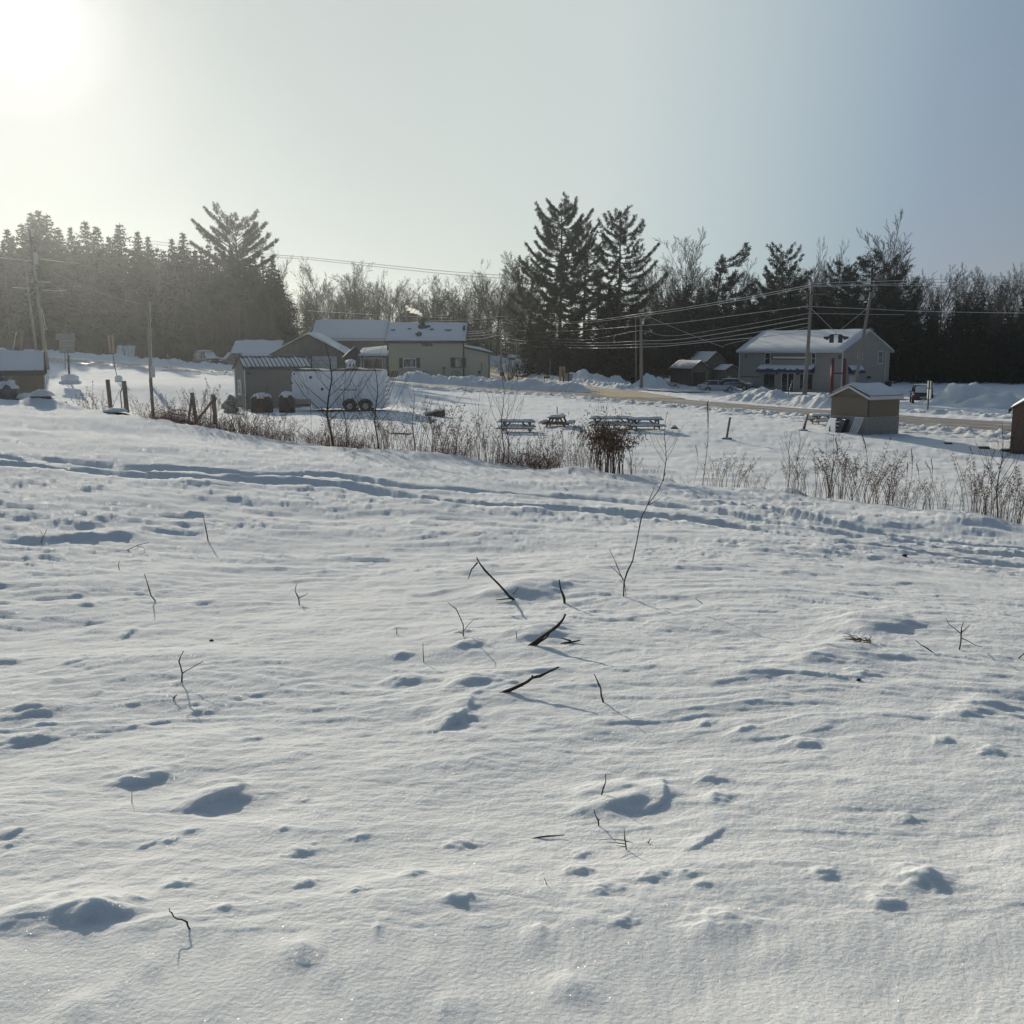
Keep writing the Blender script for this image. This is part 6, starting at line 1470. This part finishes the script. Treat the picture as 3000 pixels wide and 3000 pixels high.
# (px, top pixel row) of the weeds, with what they are
def scatter(protos, ph, name, cat, x0, x1, n, y_off, back, words, group, wx=1.0):
    for i in range(n):
        px = x0 + (x1 - x0) * (i + rnd.uniform(-.7, 1.7)) / n; p = on_crest(px, 0); base = 1500 - FPX * ((p.z / p.y) * CP + SP) / (CP - SP * (p.z / p.y)) 
        wplace(protos[i % len(protos)], ph, name, px, base - (y_off[0] * .6 + (y_off[1] - y_off[0] * .6) * rnd.random() ** 1.6), rnd.uniform(*back), words + ' ' + where(px), cat, group + ' ' + where(px), wx=wx * rnd.uniform(.8, 1.3))
scatter(BR, .62, 'bramble_clump', 'bush', 430, 700, 17, (30, 60), (.2, 1.8), 'low reddish brown bramble', 'brambles', 1.1)
scatter(BR, .62, 'bramble_clump', 'bush', 700, 1100, 20, (35, 75), (.2, 2.2), 'low reddish brown bramble', 'brambles', 1.1)
scatter(BR, .62, 'bramble_clump', 'bush', 1240, 1380, 6, (30, 70), (.3, 1.5), 'low reddish brown bramble', 'brambles')
scatter(GR, .95, 'dry_weed_clump', 'weed', 480, 1110, 26, (60, 150), (.3, 2.2), 'dry goldenrod clump', 'goldenrod', .75)
scatter(GR, .95, 'dry_weed_clump', 'weed', 1110, 1440, 18, (80, 190), (.3, 2.0), 'dry goldenrod clump', 'goldenrod', .75)
scatter(GR, .95, 'dry_weed_clump', 'weed', 1400, 1720, 19, (70, 170), (.3, 1.8), 'dry goldenrod clump', 'goldenrod', .75)
scatter(BR, .62, 'bramble_clump', 'bush', 1480, 1640, 9, (60, 105), (.2, 1.2), 'low reddish brown bramble', 'brambles', .9)
scatter(GR, .95, 'dry_weed_clump', 'weed', 1690, 1900, 12, (60, 150), (.3, 1.4), 'dry goldenrod clump', 'goldenrod', .75)
scatter(GR, .95, 'dry_weed_clump', 'weed', 1880, 2300, 16, (30, 120), (.3, 1.4), 'dry goldenrod clump', 'goldenrod')
scatter(GR, .95, 'dry_weed_clump', 'weed', 2330, 2560, 15, (50, 190), (.3, 1.4), 'dry goldenrod clump', 'goldenrod', .8)
scatter(GR, .95, 'dry_weed_clump', 'weed', 2590, 2790, 14, (40, 150), (.2, 1.2), 'dry goldenrod clump', 'goldenrod', .8)
scatter(GR, .95, 'dry_weed_clump', 'weed', 2850, 3030, 15, (50, 200), (.2, 1.2), 'dry goldenrod clump', 'goldenrod', .8)
TB = tangle(141, .75); wplace(TB, 1.05, 'tangled_bush', 1782, 1208, .5, 'big round tangled bush hiding a picnic table', 'bush', None, .3, 1.0)
wplace(BR[1], .62, 'tangled_bush', 1560, 1292, .6, 'rounded reddish bramble below the picnic table with pole', 'bush', None, 1.3, 1.3)
for px, y, pr, bk, wx, lb in ((968, 1005, 3, .8, 1.3, 'widest sapling, forked low, before the trailer'), (1104, 1060, 3, .6, 1.0, 'straight dark sapling before the trailer rear end'), (1012, 1085, 1, 1.2, .8, 'thin sapling between the two saplings at the trailer'),
        (1212, 1130, 2, .9, .9, 'leaning thin sapling below the farmhouse left window'), (1404, 1150, 0, .4, .6, 'slim whip sapling left of the first picnic table'), (1473, 1105, 2, .5, .8, 'tall whip sapling crossing the first picnic table'),
        (1488, 1150, 1, .7, .8, 'shorter whip beside the one crossing the first picnic table'), (1753, 1140, 0, 1.0, .35, 'single whip rising out of the tangled round bush'), (1950, 1205, 3, .3, .8, 'sapling with V shaped branches right of the tangled bush'),
        (2316, 1262, 0, 1.2, .8, 'left one of two faint saplings on the snow mound'), (2342, 1262, 2, 1.2, .9, 'right one of two faint saplings on the snow mound'), (2444, 1255, 1, .5, .5, 'upright sapling just below the field shed'),
        (2545, 1300, 2, .8, .5, 'thin forked sapling right of the bent mullein'), (2629, 1307, 1, .4, .2, 'straight bare rod left of the candelabra weed'), (2938, 1238, 3, .5, .8, 'tall sapling in front of the brown shed')):
    wplace(SG[pr], 1.95, 'sapling', px, y, bk, lb, 'sapling', None, rnd.choice((0, 3.14)), wx * 1.15)
for px, y, pr, bk, ln, lb in ((2062, 1168, 2, .3, .0, 'tallest mullein stalk with knobbly tip left of the field stake'), (2034, 1300, 0, .3, -.05, 'short mullein stalk left of the tallest one'), (2432, 1275, 0, .4, .0, 'mullein with dark club head below the field shed'),
        (2503, 1262, 1, .3, -.05, 'long bent mullein stalk crossing the field shed corner'), (2662, 1308, 3, .2, 0, 'candelabra shaped mullein with a flag like top'), (2716, 1338, 0, .2, .02, 'hooked mullein right of the candelabra one'), (1640, 1255, 0, .4, -.06, 'mullein stalk before the umbrella pole table'),
        (1685, 1265, 2, .5, .04, 'mullein stalk left of the tangled bush'), (1280, 1240, 0, .6, -.05, 'dark mullein stalk right of the trailer shadow'), (1325, 1255, 2, .5, .05, 'hooked seed stalk right of the dark mullein'), (905, 1165, 2, .9, .02, 'brown seed stalk in front of the trailer nose')):
    wplace(MU[pr], 1.42, 'mullein_stalk', px, y, bk, lb, 'weed', None, 0, 1.0, ln)
wplace(BR[1], .62, 'dark_weed', 1364, 1292, .2, 'small upright dark evergreen like plant on the crest', 'weed', None, 0, .35)
# weeds in the yard at left
for px, py, y, Y, lb in ((275, 1205, 1135, 30, 'leafy dry weed beside the dark stump'), (250, 1205, 1150, 31, 'short dry weed just right of the dark stump'), (300, 1212, 1120, 31, 'thin dry weed left of the wooden posts'), (405, 1218, 1150, 33, 'wispy weed between thick post and service pole'), (480, 1225, 1140, 34, 'wispy weed above the timber pile'), (530, 1230, 1150, 35, 'wispy weed left of the braced posts'), (130, 1180, 1075, 28, 'bare twiggy weed before the left shed'), (60, 1172, 1110, 27.5, 'bare twiggy weed at the left shed corner')):
    p = gnd(px, py, Y); s = (at(px, y, Y).z - p.z) / .95; GR[3 if Y < 29 else 1].place('dry_weed_clump', p, (s * .7, s * .7, s), px, lb, 'weed', None)

# ------------------------------------------------------------------ twigs sticking out of the near snow
def twig(lines, base, label, w=5, extra_tip=(0, 0), name='twig', cat='twig', material='bark_dark', depth=0.0):
    """lines: pixel polylines in the upright plane through the foot; w = thickness in pixels."""
    X, Y = hill_spot(*base); b = Vector((X, Y, gz(X, Y)))
    # correct the foot so that it keeps its pixel after the relief lifted the ground
    k = Y / FPX; r = w * k / 2 * 1.05; r_ = random.Random(int(base[0]))
    objs = []
    for i, L in enumerate(lines):
        P = []
        for j, (px, py) in enumerate(L):
            d = depth * j if i == 0 else 0; P.append(at(px, py, Y + d) - b)
        if i == 0: dn = (P[-1] - P[-2]).normalized(); dn.z = min(dn.z, -.35); P.append(P[-1] + dn * .05)
        # fill in with small crooks
        Q = []
        for a, c in zip(P[:-1], P[1:]):
            n = max(1, int((c - a).length / (.05)))
            for q in range(n): Q.append(a.lerp(c, q / n) + rv(r_, .0022))
        Q.append(P[-1]); n = len(Q)
        if i == 0: rr = [r * (.45 + .6 * q / (n - 1)) for q in range(n)]
        else: rr = [r * .28 + r * .38 * q / (n - 1) for q in range(n)]
        for q in range(2, n - 2, 5): rr[q] *= 1.35
        objs.append(MB().tube(Q, rr, 7))
    if len(objs) == 1: o = objs[0].build(name, M[material], None, True); o.location = b; tag(o, label, cat); return o
    t = empty(name, b, 0, label, cat)
    objs[0].build('stem', M[material], t, True)
    for q in objs[1:]: q.build('side_twig', M[material], t, True)
    return t
twig([[(1397, 1633), (1405, 1650), (1422, 1672), (1440, 1690), (1462, 1712), (1478, 1730), (1490, 1745), (1505, 1757)], [(1373, 1695), (1382, 1668), (1399, 1648)], [(1452, 1757), (1480, 1754), (1504, 1753)]], (1505, 1757), 'long stick slanting up left out of the middle snow mound', 8)
twig([[(1638, 1698), (1643, 1725), (1652, 1750), (1655, 1767)]], (1655, 1767), 'short upright stub right of the slanting stick', 8)
twig([[(1656, 1799), (1648, 1815), (1634, 1832), (1616, 1846), (1590, 1864), (1558, 1888)], [(1614, 1848), (1600, 1868), (1584, 1878), (1564, 1893)]], (1558, 1890), 'thick double stick with light bark leaning right over a snow lump', 12)
twig([[(1701, 1875), (1680, 1879), (1651, 1884)], [(1644, 1870), (1655, 1872), (1673, 1878)]], (1651, 1884), 'short lying stick with a small fork right of the double stick', 8)
twig([[(1636, 1955), (1606, 1969), (1582, 1980), (1559, 1986), (1545, 1998), (1523, 2008), (1500, 2018), (1480, 2027)], [(1530, 2012), (1528, 2004)], [(1560, 1978), (1559, 1985)]], (1480, 2028), 'thickest rough branch lying up to the right below the double stick', 12)
twig([[(1740, 1974), (1747, 1990), (1753, 2003), (1759, 2018), (1761, 2035), (1767, 2057)]], (1768, 2057), 'crooked upright twig right of the thickest branch', 6)
twig([[(1950, 1385), (1940, 1412), (1928, 1440), (1898, 1478), (1880, 1514), (1871, 1560), (1865, 1590), (1854, 1643), (1838, 1675), (1828, 1705), (1827, 1746)], [(1918, 1430), (1908, 1450), (1898, 1478)], [(1936, 1460), (1918, 1470), (1900, 1480)], [(1785, 1607), (1800, 1640), (1826, 1700)], [(1786, 1656), (1806, 1674), (1826, 1696)], [(1834, 1747), (1832, 1720), (1828, 1700)]], (1827, 1747), 'tallest bent sapling in the near snow, right of centre', 4.2)
twig([[(538, 1907), (530, 1922), (525, 1938), (529, 1955), (534, 1972), (533, 1996)], [(595, 1935), (575, 1950), (550, 1963), (535, 1972)]], (533, 1997), 'Y shaped twig in the left middle of the near snow', 5)
twig([[(868, 1711), (865, 1730), (870, 1744), (875, 1752), (876, 1771)], [(903, 1737), (890, 1746), (876, 1752)]], (876, 1771), 'small Y shaped twig left of the slanting stick', 4)
twig([[(423, 1682), (430, 1702), (437, 1726), (444, 1747), (453, 1759)]], (453, 1760), 'leaning bare twig on the left slope above the Y shaped one', 4)
twig([[(597, 1517), (602, 1545), (610, 1584)]], (610, 1585), 'straight thin rod below the tracks at left', 4)
twig([[(349, 1643), (347, 1655), (348, 1667)]], (348, 1668), 'tiny upright twig at the far left of the slope', 3)
twig([[(138, 1549), (132, 1562), (119, 1589)], [(116, 1553), (125, 1566)]], (119, 1590), 'faint forked grass stalk near the left frame edge', 2.5, material='tuft')
twig([[(437, 1589), (405, 1597), (375, 1610)], [(428, 1618), (420, 1604), (402, 1600)]], (375, 1611), 'faint arching grass stalk on the left slope', 3, material='tuft')
twig([[(1313, 1765), (1322, 1775), (1336, 1783), (1348, 1808), (1357, 1830), (1358, 1863)], [(1401, 1813), (1385, 1818), (1370, 1833), (1360, 1846)], [(1333, 1853), (1345, 1852), (1357, 1857)]], (1358, 1864), 'curved three pronged twig on a small snow cone left of the double stick', 3.5)
for q, lb in ((((1163, 1841), (1163, 1857)), 'tiny stub on a snow cone at centre left'), (((1239, 1884), (1240, 1910), (1241, 1938)), 'thin upright stalk below the stub at centre left'), (((1513, 1849), (1514, 1870)), 'tiny stub on a snow cone left of the double stick base'), (((386, 2319), (386, 2352)), 'thin grass blade standing in the lower left snow'), (((1595, 2575), (1601, 2593)), 'small dark blade in the lower middle snow'), (((1520, 1722), (1505, 1738)), 'short chip beside the base of the slanting stick'), (((2037, 1753), (2055, 1765)), 'tiny dark chip on the right middle slope')):
    twig([list(q)], (q[-1][0], q[-1][1] + 1), lb, 3.5)
twig([[(2823, 1823), (2817, 1838), (2816, 1855), (2815, 1880), (2810, 1902)], [(2771, 1812), (2780, 1830), (2793, 1840), (2815, 1856)], [(2841, 1832), (2830, 1842), (2818, 1852)], [(2877, 1896), (2858, 1892), (2838, 1880), (2817, 1869)]], (2810, 1903), 'many armed twig at the right middle of the snow', 4.5)
twig([[(2683, 1876), (2700, 1890), (2716, 1898), (2729, 1909)]], (2729, 1910), 'plain slanting twig left of the many armed one', 4)
twig([[(3005, 1900), (2998, 1915), (2985, 1928)]], (2985, 1929), 'dark twig cut by the right frame edge', 4.5)
twig([[(493, 2661), (497, 2670), (505, 2676), (509, 2686), (517, 2695), (530, 2696), (541, 2696), (547, 2702), (551, 2711), (558, 2721)]], (558, 2722), 'black zigzag twig in the lower left with a long shadow', 6)
twig([[(1775, 2267), (1775, 2290), (1770, 2306), (1761, 2328)]], (1761, 2329), 'upright twig left of the curved snow lip', 5)
twig([[(1738, 2371), (1746, 2388), (1753, 2402), (1753, 2418)], [(1758, 2398), (1754, 2404)]], (1753, 2419), 'leaning twig above the cross shaped one', 5)
twig([[(1655, 2446), (1630, 2450), (1605, 2451), (1585, 2453), (1571, 2455)]], (1571, 2456), 'nearly flat knobbly twig left of the cross shaped one', 6)
twig([[(1827, 2428), (1831, 2445), (1832, 2459), (1834, 2472), (1833, 2488)], [(1753, 2459), (1790, 2459), (1832, 2462)], [(1776, 2468), (1805, 2468), (1834, 2473)], [(1805, 2477), (1820, 2478), (1834, 2481)], [(1860, 2470), (1845, 2466), (1833, 2464)]], (1833, 2489), 'cross shaped twig with flat side arms in the lower right middle', 4.5)
twig([[(1908, 2456), (1903, 2464), (1898, 2469)], [(1896, 2466), (1900, 2468)]], (1898, 2470), 'small check mark shaped twig right of the cross shaped one', 4)
twig([[(517, 2034), (514, 2040), (509, 2048)], [(505, 2044), (512, 2042)]], (509, 2049), 'dark chip below the Y shaped twig', 5)
# tuft of dead grass on its own mound, crumb of soil
b = on_hill(2530, 1878); r = random.Random(9); m = MB(); k_ = b.y / FPX
for _ in range(90):
    q = Vector((r.uniform(-22, 22) * k_, r.uniform(-.06, .06), -.02)); d = Vector((r.uniform(-1.4, .3), r.uniform(-.4, .4), r.uniform(.3, 1))).normalized(); L = r.uniform(12, 44) * k_; m.tube([q, q + d * L * .6, q + d * L + Vector((-.03, 0, -.02))], [.004, .003, .0015], 3, False)
o = m.build('grass_tuft', M['tuft']); o.location = b; tag(o, 'tuft of dead grass on the dark edged snow mound at right', 'grass tuft')
for px, py, s, lb in ((2650, 1629, .028, 'dark clod on the rim of the lowest sledge track'), (2516, 1994, .014, 'dark crumb on top of the small snow cone'), (619, 1878, .015, 'dark mossy crumb in the left middle snow')):
    b = on_hill(px, py); o = blob((0, 0, 0), s, s * .7, s * .8, int(px), .4, 10, 5, -.5).build('soil_clod', M['bark_dark'], None, True); o.location = b; tag(o, lb, 'clod')
# ------------------------------------------------------------------ the air: one closed box of even haze
def build_haze():
    me = bpy.data.meshes.new('haze'); bm = bmesh.new()
    bmesh.ops.create_cube(bm, size=1.0); bm.to_mesh(me); bm.free()
    o = bpy.data.objects.new('haze', me); COL.objects.link(o)
    z0, z1 = -13.0, 24.0
    o.scale = (1060, 720, z1 - z0); o.location = (0, 285, (z0 + z1) / 2)
    m = bpy.data.materials.new('haze_air'); m.use_nodes = True; n = m.node_tree; n.nodes.clear()
    ou = n.nodes.new('ShaderNodeOutputMaterial'); v = n.nodes.new('ShaderNodeVolumePrincipled')
    v.inputs['Color'].default_value = (0.90, 0.97, 1.0, 1); v.inputs['Density'].default_value = HAZE_D
    v.inputs['Anisotropy'].default_value = HAZE_G
    n.links.new(v.outputs[0], ou.inputs['Volume']); me.materials.append(m)
    o['kind'] = 'stuff'
    return o
HAZE_D, HAZE_G = 0.00023, 0.80
build_haze()
